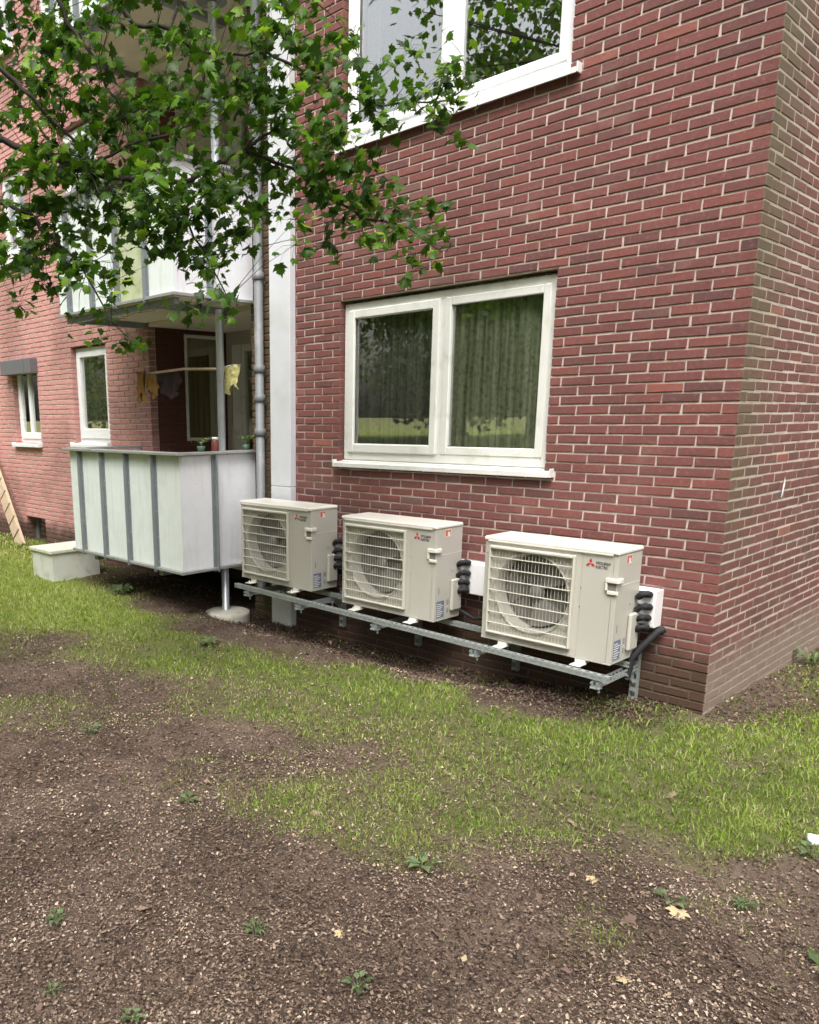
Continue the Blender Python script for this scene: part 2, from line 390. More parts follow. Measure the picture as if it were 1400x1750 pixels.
# ------------------------------------------------------------------ ground
GD=[(-8.45,-0.87,9),(-6.38,-1.37,9),(-5.72,-1.1,9),(-5.85,-1.99,8),(-5.0,-1.79,7),(-4.63,-1.4,8),(-3.75,-1.35,7),(-5.67,-0.63,3),(-6.58,-0.39,3),(-4.84,-0.59,0),(-5.8,-0.32,1),(-3.55,-0.87,0),(-3.81,-1.0,1),(-4.7,-2.49,3),(-4.34,-2.24,2),(-3.85,-1.97,5),(-3.19,-1.74,7),(-3.06,-1.38,6),(-2.61,-1.35,7),(-2.62,-0.92,2),(-2.99,-0.83,0),(-2.37,-0.65,1),(-2.09,-1.2,6),(-1.95,-0.85,7),(-1.59,-1.2,8),(-1.35,-0.95,8),(-1.77,-0.67,0),(-0.82,-1.0,7),(-0.46,-0.96,8),(-0.21,-0.75,9),(-1.06,-0.64,0),(-0.65,-0.61,1),(-0.17,-0.45,5),(0.09,-0.43,8),(0.26,-0.72,8),(0.37,-0.14,8),(0.49,0.26,8),(0.3,0.97,6),(0.17,0.83,1),(0.14,0.47,2),(0.13,0.01,2),(0.08,1.92,4),(-0.04,2.53,1),(-3.08,-3.18,5),(-2.87,-3.04,3),(-3.42,-2.6,1),(-3.65,-2.85,0),(-2.77,-2.28,1),(-2.4,-2.06,4),(-1.96,-1.92,6),(-1.49,-1.86,5),(-1.6,-2.23,1),(-1.83,-2.48,0),(-1.08,-2.04,2),(-1.01,-1.61,5),(-1.2,-2.29,2),(-1.44,-2.96,1),(-1.13,-2.72,2),(-0.95,-2.72,6),(-0.67,-2.68,5),(-0.84,-2.22,4),(-0.59,-2.14,5),(-0.35,-2.64,5),(-0.11,-2.58,4),(-0.21,-2.18,6),(-0.48,-1.52,5),(-0.19,-1.72,5),(0.12,-1.98,5),(0.03,-1.18,6),(0.33,-1.59,7),(0.36,-1.94,3),(0.4,-1.08,6),(0.37,-0.61,4),(0.7,-1.2,8),(0.77,-0.68,8),(0.67,-1.54,7),(0.91,-1.2,6),(0.55,-1.8,4),(-0.17,-1.29,6),(-2.33,-3.5,0),(-2.01,-3.15,0),(-1.32,-3.38,0),(-0.84,-3.23,0),(-0.51,-3.02,0),(-1.44,-3.89,0),(-0.17,-3.02,0),(0.04,-2.74,0),(0.22,-2.48,0),(0.28,-2.81,0),(0.39,-2.24,1),(0.6,-2.08,0),(0.87,-2.06,3),(0.86,-1.73,1),(1.03,-1.66,2),(0.63,-2.58,3),(0.69,-2.7,1),(0.78,-2.36,0),(0.99,-2.13,1),(1.12,-2.0,1),(-0.57,-3.83,0),(-0.28,-3.52,0),(0.24,-3.18,0),(0.56,-2.96,0),(0.84,-2.74,0),(1.11,-2.52,0),(-0.46,-4.31,0),(0.15,-3.64,0),(0.6,-3.16,0),(-12,-3,8),(-9,-3,8),(-7,-3,7),(-12,-6,7),(-8,-7,6),(-3,-8,5),(3,-8,4),(5,-2,6),(4,2,8),(2,4,8),(0.4,3.5,2),(0.3,5,3),(8,8,8),(-15,-10,8),(1,-5,0),(2.5,-4,1),(-2,-5,1),(-14,-20,9),(-6,-14,9),(0,-14,9),(6,-14,9),(-12,-12,9),(-25,-16,9)]
GDa = np.array(GD, float)
def vnoise(x, y, s, seed=0):
    """smooth value noise on numpy arrays"""
    x = np.asarray(x)*s; y = np.asarray(y)*s
    xi = np.floor(x).astype(np.int64); yi = np.floor(y).astype(np.int64); xf = x-xi; yf = y-yi
    def h(a, b):
        n = (a*374761393 + b*668265263 + seed*974711) & 0x7fffffff
        n = ((n ^ (n >> 13))*1274126177) & 0x7fffffff
        return ((n ^ (n >> 16)) & 0xffff)/65535.
    u = xf*xf*(3-2*xf); v = yf*yf*(3-2*yf)
    return (h(xi, yi)*(1-u)+h(xi+1, yi)*u)*(1-v) + (h(xi, yi+1)*(1-u)+h(xi+1, yi+1)*u)*v
def fbm(x, y, s, o=4, seed=0):
    r = 0; a = .5; t = 0
    for i in range(o): r = r + a*vnoise(x, y, s*2**i, seed+i); t += a; a *= .55
    return r/t
def gdens(x, y):
    x = np.asarray(x, float).ravel(); y = np.asarray(y, float).ravel(); out = np.zeros(len(x))
    for i in range(0, len(x), 20000):
        X = x[i:i+20000, None]; Y = y[i:i+20000, None]
        cd = np.hypot(X-CAM[0], Y-CAM[1])+.8
        d2 = ((X-GDa[:, 0])**2+(Y-GDa[:, 1])**2)/cd**2
        w = 1/(d2**1.6+3e-6); out[i:i+20000] = (w@GDa[:, 2])/w.sum(1)
    return out/9
def sstep(v, a, b):
    t = np.clip((v-a)/(b-a), 0, 1); return t*t*(3-2*t)
def gh(x, y):
    x = np.asarray(x, float); y = np.asarray(y, float)
    dip = -.135*sstep(x, -.1, -2.2)*sstep(-x, 4.9, 3.9)*sstep(-y, .85, .25)
    dip = dip*(y > -3)
    left = .09*sstep(-x, 6, 9)*sstep(-y, 2.5, .3)
    mound = .06*np.exp(-(((x+5.3)/.7)**2+((y+.25)/.45)**2))
    far = -.045*sstep(y, .3, 2.4)*(x > -.5)
    bank = 1.12*sstep(-y, 7, 14)
    return dip+left+mound+far+bank+(fbm(x, y, 1.1, 3, 3)-.5)*.05+(fbm(x, y, 7, 2, 9)-.5)*.026
def axis_pts(lo, hi, step, far):
    a = list(np.arange(lo, hi+step/2, step)); d = step
    l = [lo]; 
    while l[-1] > -far: d *= 1.25; l.append(l[-1]-d)
    d = step; r = [hi]
    while r[-1] < far: d *= 1.25; r.append(r[-1]+d)
    return np.array(l[:0:-1]+a+r[1:])
gx = axis_pts(-7.5, 2.6, .035, 400); gy = axis_pts(-4.6, 3.2, .035, 400)
GX, GY = np.meshgrid(gx, gy)
gz = gh(GX.ravel(), GY.ravel())
V = np.stack([GX.ravel(), GY.ravel(), gz], 1)
nx = len(gx); ii = np.arange((len(gy)-1)*(nx-1)); r_ = ii//(nx-1); c_ = ii % (nx-1); a0 = r_*nx+c_
F = np.stack([a0, a0+1, a0+nx+1, a0+nx], 1)
gd = gdens(V[:, 0], V[:, 1])
me = np_mesh('ground', V, F, [SOIL], tint=gd, attr='grass', dom='POINT', smooth_=True)
link('ground', me, kind='structure')
# ------------------------------------------------------------------ building
bld = empty('brick_building', (0, 0, 0), 'red brick apartment building with white framed windows and a sharp corner at the right', 'building')
C = .0625; Z0 = 1.821; J = .0122; PITCHX = .2235
XL, YB, TOP, BOT = -15.0, 9.0, 8.4, -.35
FLR = 2.43
openA = [(-3.14, -1.19, 1.455, 2.735), (-3.14, -1.19, 3.90, 5.195), (-3.14, -1.19, 6.36, 7.655), (-6.04, -4.29, BOT-1, TOP+1), (-9.45, -8.85, -.02, .46)]
for f in range(3):
    openA += [(-7.81, -6.95, 1.53+f*FLR, 2.69+f*FLR), (-9.57, -8.79, 1.50+f*FLR, 2.58+f*FLR), (-12.3, -11.1, 1.50+f*FLR, 2.69+f*FLR)]
def grid_wall(mb, u0, u1, z0, z1, opens, d0, d1, fn):
    """solid slab between depth d0 and d1 with rectangular openings; fn(u, d, z)->xyz"""
    us = sorted({u0, u1}|{min(max(o[i], u0), u1) for o in opens for i in (0, 1)}); zs = sorted({z0, z1}|{min(max(o[i], z0), z1) for o in opens for i in (2, 3)})
    sol = lambda u, z: u0 < u < u1 and z0 < z < z1 and not any(o[0] < u < o[1] and o[2] < z < o[3] for o in opens)
    for i in range(len(us)-1):
        for j in range(len(zs)-1):
            a, b, c, d = us[i], us[i+1], zs[j], zs[j+1]; um, zm = (a+b)/2, (c+d)/2
            if not sol(um, zm): continue
            q = lambda *p: mb.add([fn(*r) for r in p], [(0, 1, 2, 3)])
            q((a, d0, c), (b, d0, c), (b, d0, d), (a, d0, d)); q((b, d1, c), (a, d1, c), (a, d1, d), (b, d1, d))
            if not sol(a-1e-3, zm): q((a, d1, c), (a, d0, c), (a, d0, d), (a, d1, d))
            if not sol(b+1e-3, zm): q((b, d0, c), (b, d1, c), (b, d1, d), (b, d0, d))
            if not sol(um, c-1e-3): q((a, d1, c), (b, d1, c), (b, d0, c), (a, d0, c))
            if not sol(um, d+1e-3): q((a, d0, d), (b, d0, d), (b, d1, d), (a, d1, d))
REC = .0085
fw = MB(); grid_wall(fw, -4.282, -.2605, BOT, TOP, [(o[0]-.008, o[1]+.008, o[2]-.004, o[3]+.024) for o in openA], REC, .26, lambda u, d, z: (u, d, z))
FW = fw.build('front_wall', MORTAR, bld)
fw = MB(); grid_wall(fw, XL, -6.048, BOT, TOP, [(o[0]-.008, o[1]+.008, o[2]-.004, o[3]+.024) for o in openA if o[0] != -6.04], REC, .26, lambda u, d, z: (u, d, z))
FWL = fw.build('front_wall', MORTAR, bld)
# keep clear of the front wall's own slab at the corner
sw = MB(); grid_wall(sw, REC, YB, BOT, TOP, [], .003, .26, lambda u, d, z: (-d, u, z))
SW = sw.build('side_wall', MORTAR, bld)
# bricks -----------------------------------------------------------
def brick_geo(l, h, dep, jit, rnd, fd=.0035):
    hx, hz = l/2, h/2
    def jj(): return rnd.uniform(-jit, jit)
    fr = rnd.uniform(-.0012, .0016)
    cs = [(-hx, -hz), (hx, -hz), (hx, hz), (-hx, hz)]
    v = []
    for (x, z) in cs: v.append((x, dep, z))
    m = [(x+jj(), z+jj()) for (x, z) in cs]
    for (x, z) in m: v.append((x, fd+fr, z))
    for (x, z) in m: v.append((x-math.copysign(fd, x), fr+jj()*.5, z-math.copysign(fd, z)))
    f = []
    for k in range(4):
        a, b = k, (k+1) % 4
        f.append((a, b, 4+b, 4+a)); f.append((4+a, 4+b, 8+b, 8+a))
    f.append((8, 9, 10, 11))
    return v, f
def wall_bricks(u0, u1, z0, z1, opens, side, tintbias=0.0):
    """returns list of (uc, zc, length, full?)"""
    out = []
    k0 = math.floor((z0-Z0)/C); k1 = math.ceil((z1-Z0)/C)
    for k in range(k0, k1):
        za = Z0+k*C; zc = za+C/2
        if zc > z1 or zc < z0: continue
        ints = [(u0, u1)]
        for o in opens:
            if o[2] < zc < o[3]:
                n = []
                for a, b in ints:
                    if o[1] <= a or o[0] >= b: n.append((a, b)); continue
                    if o[0] > a: n.append((a, o[0]))
                    if o[1] < b: n.append((o[1], b))
                ints = n
        half = (k % 2 == 0)
        for a, b in ints:
            row = []
            # joints run from the corner
            if not side:
                A = -(.09+J) if half else 0.0
                b2 = min(b, A); n = 0
                x = A
                while x > a:
                    l = x-(PITCHX-J); r = x
                    l2, r2 = max(l, a), min(r, b2)
                    if r2 > l2: row.append([l2, r2])
                    x -= PITCHX
            else:
                A = 0.0 if half else .09+J
                x = A
                while x < b:
                    l2, r2 = max(x, a), min(x+PITCHX-J, b)
                    if r2 > l2: row.append([l2, r2])
                    x += PITCHX
            row.sort()
            row = [q for q in row if q[1] > q[0]]
            if not row: continue
            lo = a if (side is False or a > 0) else row[0][0]; hi = b if (side or b < 0) else row[-1][1]
            row[0][0] = max(lo, a); row[-1][1] = hi
            mg = [row[0]]
            for q in row[1:]:
                if q[1]-q[0] < .035 or mg[-1][1]-mg[-1][0] < .035: mg[-1][1] = q[1]
                else: mg.append(q)
            for l2, r2 in mg: out.append(((l2+r2)/2, zc, r2-l2, abs((r2-l2)-(PITCHX-J)) < 1e-4))
    return out
H = C-J
LA = wall_bricks(XL, 0, BOT, TOP, openA, False); LL_ = [q for q in LA if q[0] < -6]; LA = [q for q in LA if q[0] > -6]; LB = wall_bricks(0, YB, BOT, TOP, [], True)
cand = []
for s, L in ((0, LA), (1, LB)):
    for i, (u, z, l, full) in enumerate(L):
        if not full: continue
        P = np.array((u, 0, z) if s == 0 else (0, u, z)); px, py, dz = project(P)
        if not (8 < px < 1392 and 4 < py < 1200): continue
        nrm = np.array((0, -1, 0) if s == 0 else (1, 0, 0)); d = CAM-P; dist = np.linalg.norm(d)
        if s == 0 and z < 1.03 and u < -.3: continue
        cand.append(((nrm@d)/dist/dist**2, s, i))
cand.sort(reverse=True); single = {(s, i) for _, s, i in cand[:300]}
rb = random.Random(3)
variants = []
for t in [rb.gauss(.5, .15) for _ in range(44)]+[.1, .93]:
    t = min(1, max(0, t))
    v, f = brick_geo(PITCHX-J, H, .09, .0021, rb)
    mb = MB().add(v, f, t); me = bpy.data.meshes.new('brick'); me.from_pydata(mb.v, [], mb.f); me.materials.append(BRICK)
    a = me.attributes.new('tint', 'FLOAT', 'FACE'); a.data.foreach_set('value', mb.t); variants.append(me)
tintr = lambda: min(1, max(0, rb.gauss(.5, .17)))
for s, L, wall in ((0, LA, FW), (1, LB, SW), (0, LL_, FWL)):
    mb = MB()
    for i, (u, z, l, full) in enumerate(L):
        du, dz_, an = rb.gauss(0, .0008), rb.gauss(0, .0009), rb.gauss(0, .0045)
        if wall is not FWL and (s, i) in single:
            o = link('brick', rb.choice(variants), wall)
            o.location = (u+du, 0, z+dz_) if s == 0 else (0, u+du, z+dz_)
            o.rotation_euler = (0, an, 0) if s == 0 else (an*0, 0, math.pi/2)
        else:
            v, f = brick_geo(l, H, .09, .0021, rb)
            w = []
            for (x, y, zz) in v:
                X, Z = x+du+u, zz+dz_+z+x*an
                w.append((X, y, Z) if s == 0 else (-y, X, Z))
            mb.add(w, f, tintr())
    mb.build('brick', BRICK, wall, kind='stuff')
# shell: rear, roof, far side, floor
mb = MB(); mb.box(XL, -.262, YB-.25, YB-.002, BOT, TOP-.002); mb.box(XL, XL+.25, .27, YB-.26, BOT, TOP-.002); mb.build('rear_wall', GREYW, bld)
mb = MB(); mb.box(XL-.05, .03, -.03, YB+.03, TOP+.002, TOP+.3); mb.build('roof', simple('roof_felt', (.08, .08, .08), .9), bld)
mb = MB(); mb.box(XL+.26, -.27, 1.36, YB-.26, BOT, .38); 
for f in range(3): mb.box(XL+.26, -.27, 1.36, YB-.26, 2.80+f*FLR, 2.95+f*FLR)
mb.build('floor_slab', ROOM, bld)
mb = MB(); mb.box(-4.0, -.27, .9, 1.0, .40, TOP-.01); mb.box(XL+.27, -6.3, .9, 1.0, .4, TOP-.01)
mb.build('inner_partition', ROOM, bld)
# loggia -----------------------------------------------------------
def loggia_side(z0, z1, y0, y1, opens, mb, core):
    grid_wall(core, .10, y1, z0, z1, opens, .006, .20, lambda u, d, z: (-6.04-d, u, z))
    for (u, z, l, full) in wall_bricks(y0, y1, z0, z1, opens, True):
        v, f = brick_geo(l, H, .06, .0014, rb); t = tintr()*.6
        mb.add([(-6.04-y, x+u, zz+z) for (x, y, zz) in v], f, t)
core = MB(); lb = MB()
loggia_side(.45, 2.79, .09+J, 1.095, [(.487, 1.04, 1.54, 2.76)], lb, core)
DKR = simple('dark_red_brick', (.085, .028, .022), .85, var=.35, scale=22); LS = core.build('loggia_side_wall', simple('dark_mortar', (.09, .045, .035), .9), bld); lb.build('brick', DKR, LS, kind='stuff')  # loggia bricks and mortar darker red than on the outer walls
mb = MB()
for f in (1, 2): mb.box(-6.24, -6.04, .47, 1.095, .45+f*FLR, 2.79+f*FLR); mb.box(-6.24, -6.045, .27, .469, .45+f*FLR, 2.79+f*FLR, mi=1)
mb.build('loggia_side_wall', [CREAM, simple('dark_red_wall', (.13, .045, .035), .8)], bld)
mb = MB(); grid_wall(mb, -6.24, -4.05, .45, TOP, [(-5.97, -5.2, .47+f*FLR, 2.66+f*FLR) for f in range(3)], 1.10, 1.3, lambda u, d, z: (u, d, z))
LBK = mb.build('loggia_back_wall', simple('loggia_grey_wall', (.40, .37, .32), .8), bld)
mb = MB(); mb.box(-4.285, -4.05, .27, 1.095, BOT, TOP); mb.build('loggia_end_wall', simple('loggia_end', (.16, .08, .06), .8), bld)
mb = MB(); mb.box(-6.24, -4.05, .6, .8, BOT, .29); mb.build('cellar_wall', ROOM, bld)
for f in range(4):
    z = .30+(f-1)*FLR+FLR
    mb = MB(); mb.box(-6.03, -4.30, .012, 1.09, (.30 if f == 0 else 2.80+(f-1)*FLR), (.44 if f == 0 else 2.94+(f-1)*FLR)); mb.build('loggia_slab', CREAM, bld)
for f in range(3):
    d = f*FLR
    w = MB(); w.box(-5.97, -5.93, 1.12, 1.18, .47+d, 2.66+d, .004); w.box(-5.79-.0, -5.74, 1.12, 1.18, .47+d, 2.66+d, .004); w.box(-5.93, -5.79, 1.11, 1.17, .47+d, 2.66+d, .004); w.box(-5.25, -5.2, 1.12, 1.18, .47+d, 2.66+d, .004); w.box(-5.739, -5.251, 1.12, 1.18, 2.58+d, 2.66+d, .004); w.box(-5.739, -5.251, 1.12, 1.18, .47+d, 1.2+d, .004)
    D = w.build('balcony_door', PVC_OLD, bld)
    g = MB(); g.box(-5.739, -5.251, 1.15, 1.156, 1.2+d, 2.58+d); g.build('pane', GLASS, D)
w = MB(); w.box(-6.10, -6.05, .489, .535, 1.54, 2.755, .004); w.box(-6.10, -6.05, 1.0, 1.038, 1.54, 2.755, .004); w.box(-6.10, -6.05, .535, 1.0, 1.54, 1.60, .004); w.box(-6.10, -6.05, .535, 1.0, 2.72, 2.755, .004)
D = w.build('loggia_window', PVC_OLD, bld)
g = MB(); g.box(-6.083, -6.078, .535, 1.0, 1.60, 2.72); g.build('pane', GLASS, D)
def curtain(name, parent, m, x0, x1, y, z0, z1, amp=.018, wl=.07, plane='y', seed=0):
    n = int((x1-x0)/.012); zs = 6; r = random.Random(seed); vs = []; fs = []
    ph = 0; prof = []
    for i in range(n+1):
        ph += .012/wl*6.28*r.uniform(.6, 1.4); prof.append(math.sin(ph)*amp*r.uniform(.7, 1.1))
    for j in range(zs+1):
        for i in range(n+1):
            u = x0+(x1-x0)*i/n; d = y+prof[i]*(.7+.5*j/zs)
            z = z1+(z0-z1)*j/zs
            vs.append((u, d, z) if plane == 'y' else (-d, u, z))
    for j in range(zs):
        for i in range(n): a = j*(n+1)+i; fs.append((a, a+1, a+n+2, a+n+1))
    mb = MB(); mb.add(vs, fs, .5, 0, True); return mb.build(name, m, parent)
curtain('curtain', D, BEIGE, .50, 1.03, 6.115, 1.45, 2.76, .012, .08, 'x', 4)
# windows -----------------------------------------------------------
def frame_ring(mb, x0, x1, z0, z1, w, y0, y1, wb=None, bev=.006):
    wb = wb or w
    mb.box(x0, x0+w, y0, y1, z0, z1, bev); mb.box(x1-w, x1, y0, y1, z0, z1, bev)
    mb.box(x0+w, x1-w, y0+.001, y1-.001, z1-w, z1, bev); mb.box(x0+w, x1-w, y0+.001, y1-.001, z0, z0+wb, bev)
def sill_part(parent, x0, x1, z, m, out=.05):
    s = MB()
    p = [(-out, z-.052), (-out, z-.02), (.075, z+.004), (.075, z-.008), (-out+.006, z-.03), (-out+.006, z-.052)]
    n = len(p); vs = [(x0, a, b) for a, b in p]+[(x1, a, b) for a, b in p]
    fs = [(i, (i+1) % n, n+(i+1) % n, n+i) for i in range(n)]
    s.add(vs, fs); s.box(x0-.008, x0, -out, .07, z-.052, z+.008, .002); s.box(x1, x1+.008, -out, .07, z-.052, z+.008, .002)
    return s.build('sill', m, parent)
def big_window(dz, pv, kind):
    x0, x1, z0, z1 = -3.135, -1.195, 1.462+dz, 2.732+dz
    m = MB(); frame_ring(m, x0, x1, z0, z1, .062, .055, .125, .075)
    m.box(-2.165, -2.105, .0555, .1245, z0+.07, z1-.06, .006)
    Wn = m.build('window', pv, bld)
    sa = MB(); frame_ring(sa, x0+.055, -2.15, z0+.065, z1-.055, .068, .035, .10, .072, .008); sa.build('sash', pv, Wn)
    sb = MB(); frame_ring(sb, -2.112, x1-.055, z0+.068, z1-.055, .058, .048, .11, .062, .006); sb.build('sash', pv, Wn)
    for a, b, yy in ((x0+.12, -2.215, .070), (-2.058, x1-.11, .078)):
        g = MB(); g.box(a, b, yy, yy+.006, z0+.13, z1-.11); g.build('pane', GLASS if kind == 'low' else GLASS_UP, Wn)
        k = MB(); frame_ring(k, a-.004, b+.004, z0+.128, z1-.108, .007, yy-.012, yy-.001, None, 0); k.build('gasket', simple('rubber_gasket', (.03, .03, .03), .7), Wn)
    if kind == 'low':
        curtain('curtain', Wn, LACE2, x0+.03, -2.14, .165, z0-.05, z1+.03, .024, .09, seed=1)
        curtain('curtain', Wn, LACE, -2.13, x1-.02, .155, z0-.05, z1+.03, .030, .075, seed=2)
    else:
        curtain('curtain', Wn, WCURT, x0+.03, x0+.17, .24, z0-.05, z1+.03, .02, .07, seed=3)
        if kind == 'up': curtain('curtain', Wn, LACE2, -1.45, x1-.02, .30, z0-.05, z1+.03, .02, .07, seed=5)
    sill_part(Wn, -3.165, -1.125, z0-.005, pv if kind == 'low' else PVC)
    return Wn
tag(big_window(0, PVC_OLD, 'low'), 'window with closed curtains and weathered white frame')
tag(big_window(2.46, PVC, 'up'), 'upper window with clean white frame'); big_window(4.92, PVC, 'top')
def small_window(x0, x1, z0, z1, cm, shutter=False, tilt=False, seed=0):
    m = MB(); frame_ring(m, x0+.004, x1-.004, z0+.004, z1-.004, .055, .07, .13, .06)
    Wn = m.build('window', PVC, bld)
    s = MB(); 
    if tilt:
        frame_ring(s, x0+.06, x1-.05, z0+.055, z1-.05, .055, .055, .10, .09)
        s.box((x0+x1)/2-.03, (x0+x1)/2+.03, .056, .10, z0+.14, z1-.1, .004)
    else: frame_ring(s, x0+.05, x1-.05, z0+.055, z1-.05, .07, .05, .11, .12)
    s.build('sash', PVC, Wn)
    g = MB(); g.box(x0+.11, x1-.11, .085, .09, z0+.13, z1-.1); g.build('pane', GLASS, Wn)
    if tilt: curtain('curtain', Wn, WCURT, (x0+x1)/2-.05, x1-.1, .155, z0-.05, z1+.02, .02, .1, seed=seed)
    else: curtain('curtain', Wn, cm, x0+.01, x1-.01, .155, z0-.05, z1+.02, .015, .12, seed=seed)
    sill_part(Wn, x0-.04, x1+.02, z0, PVC, .06)
    if shutter:
        b = MB(); b.box(x0-.10, x1+.04, -.12, .01, z1-.15, z1+.05, .008); b.box(x1-.14, x1-.125, -.126, -.12, z1-.15, z1+.05); b.build('shutter_box', SHUT, Wn)
for f in range(3):
    small_window(-7.81, -6.95, 1.53+f*FLR, 2.69+f*FLR, FLOWER if f == 0 else LACE, seed=f)
    small_window(-9.57, -8.79, 1.50+f*FLR, 2.58+f*FLR, WCURT, shutter=(f == 0), tilt=True, seed=f+7)
    small_window(-12.3, -11.1, 1.50+f*FLR, 2.69+f*FLR, WCURT, seed=f+9)
m = MB(); frame_ring(m, -9.44, -8.86, -.01, .45, .03, .13, .17, bev=0); cw = m.build('cellar_window', STEEL, bld)
g = MB(); g.box(-9.41, -8.89, .15, .155, .02, .42); g.build('pane', GLASS, cw)
# casing, floor trims
def casing():
    e = empty('pipe_casing', (-3.80, -.035, -.16), 'tall white boxed pipe casing running up the brick wall beside the downpipe', 'pipe casing')
    segs = [(-.16, .372, PVC_OLD), (.40, 1.196, CASING), (1.20, 3.30, CASING), (3.304, 5.6, CASING), (5.604, 8.3, CASING)]
    for i, (a, b, m) in enumerate(segs):
        s = MB(); s.box(-.145, .125, -.04 if i else -.045, .032, a+.16, b+.16, .004)
        s.build('casing_section', m, e)
    s = MB(); s.box(-.15, .13, -.055, .03, .375+.16, .397+.16, .003); s.build('bracket', STEEL_L, e)
casing()
# ------------------------------------------------------------------ downpipe
dp = empty('downpipe', (-4.09, -.075, -.1), 'grey metal downpipe between the balconies and the white casing', 'downpipe')
s = MB(); s.tube([(0, 0, .25), (0, 0, 8.35)], .042, 20); s.build('pipe', ZINC, dp)
for z in (1.707, 2.016, 2.277, 3.08, 4.45, 5.9, 7.2):
    s = MB(); s.lathe([(.047, z+.1-.05), (.056, z+.1-.045), (.056, z+.1-.005), (.053, z+.1), (.053, z+.1+.012), (.047, z+.1+.016)], n=20); s.build('collar', ZINC, dp)
    s = MB(); s.box(-.012, .012, .04, .075, z+.02, z+.05); s.build('bracket', STEEL, dp)
# ------------------------------------------------------------------ balconies
def balcony(z, label, alg=()):
    zb = z; e = empty('balcony', (-5.26, -.45, zb), label, 'balcony', 'balconies stacked on the loggia')
    X0, X1, Y0 = -6.28+5.26, -4.24+5.26, -.9+.45
    Hh = 1.06; by = .45
    s = MB(); s.box(X0+.03, X1-.03, Y0+.03, by-.002, -.02 if z > 1 else .0, .11, .004); s.build('slab', CREAM if z > 1 else CONC, e)
    ribs = [-6.037+5.26, -5.583+5.26, -5.12+5.26, -4.642+5.26]
    xs = [X0]+ribs+[X1]
    for i in range(5):
        s = MB(); s.box(xs[i]+.006 if i else X0, xs[i+1]-.006 if i < 4 else X1-.002, Y0, Y0+.014, .012, Hh, .001)
        s.build('panel', PANELG if i in alg else PANEL, e)
    for a, b in ((Y0+.016, -.517+.45-.008), (-.517+.45+.008, by-.012)):
        s = MB(); s.box(X1-.016, X1, a, b, .012, Hh, .001); s.build('panel', PANELW, e)
    s = MB(); s.box(X0, X0+.014, Y0+.016, by-.012, .012, Hh, .001); s.build('panel', PANELW, e)
    for x in ribs:
        s = MB(); s.box(x-.005, x+.005, Y0-.050, Y0-.002, -.035, Hh+.005, .001); s.box(x-.03, x+.03, Y0-.01, Y0-.002, .0, Hh, .001); s.build('rib', STEEL, e)
    s = MB()
    for x in ribs:
        for k in range(5): s.lathe([(0, -.004), (.007, -.003), (.008, 0)], (x+.02, Y0-.0105, .06+k*.24), 'Y', 8); s.lathe([(0, -.004), (.007, -.003), (.008, 0)], (x-.02, Y0-.0105, .06+k*.24), 'Y', 8)
    s.build('bolts', STEEL_L, e, kind='stuff')
    s = MB(); s.box(X1+.002, X1+.014, -.517+.45-.035, -.517+.45+.035, -.03, Hh+.005, .001); s.box(X1+.014, X1+.05, -.517+.45-.006, -.517+.45+.006, -.03, Hh, .001); s.build('rib', STEEL, e)
    s = MB(); s.box(X0, X1, Y0-.035, Y0-.0021, -.014, .012, .002); s.box(X1+.0021, X1+.035, Y0-.034, by-.03, -.014, .012, .002); s.build('bottom_rail', STEEL_L, e)
    s = MB(); s.box(X0-.05, X1+.05, Y0-.07, Y0+.03, Hh+.006, Hh+.034, .004); s.box(X1-.03, X1+.049, Y0+.031, by-.01, Hh+.006, Hh+.033, .004); s.box(X0-.048, X0+.03, Y0+.031, by-.01, Hh+.006, Hh+.033, .004); s.build('handrail', STEEL_L, e)
    if z < 1:
        for x in (X0+.35, X1-.45):
            s = MB(); s.box(x-.03, x+.03, Y0+.05, by-.01, -.09, -.001, .003); s.build('beam', STEEL, e)
    else:
        for x in (X0+.2, X1-.35):
            s = MB(); s.box(x-.03, x+.03, Y0+.05, by-.01, -.08, -.021, .003); s.build('beam', STEEL, e)
        s = MB(); s.box(X0+.05, X1-.05, Y0+.04, Y0+.09, -.075, -.021, .003); s.build('beam', STEEL, e)
    return e
balcony(.43, 'lowest balcony of pale ribbed panels just above the ground, with jars on its rail')
balcony(.43+FLR, 'middle balcony of pale ribbed panels with one algae green panel, half hidden by leaves', (3,))
balcony(.43+2*FLR, 'top balcony seen from below behind the maple leaves at the upper left')
for i, (z0, z1, lab) in enumerate(((-.07, 2.80, 'steel post rising from the round footing through the lowest balcony to the middle one'), (2.975, 5.23, 'steel post between the middle and the top balcony'))):
    e = empty('balcony_post', (-4.31, -.36, z0), lab, 'steel post', 'posts carrying the balconies')
    s = MB(); s.tube([(0, 0, 0), (0, 0, z1-z0-.02)], .036 if i or True else .05, 18); s.build('tube', GALVP, e)
    s = MB(); s.lathe([(0, z1-z0-.012), (.13 if i else .06, z1-z0-.012), (.13 if i else .06, z1-z0-.004), (0, z1-z0-.004)], n=24, smooth_=False); s.build('head_plate', STEEL, e)
s = MB(); s.lathe([(0, .055), (.19, .055), (.215, .045), (.22, .02), (.22, -.06)], n=36); o = s.build('concrete_footing', CONC, label='round concrete footing plate under the thin steel post', cat='footing'); o.location = (-4.27, -.37, -.07)
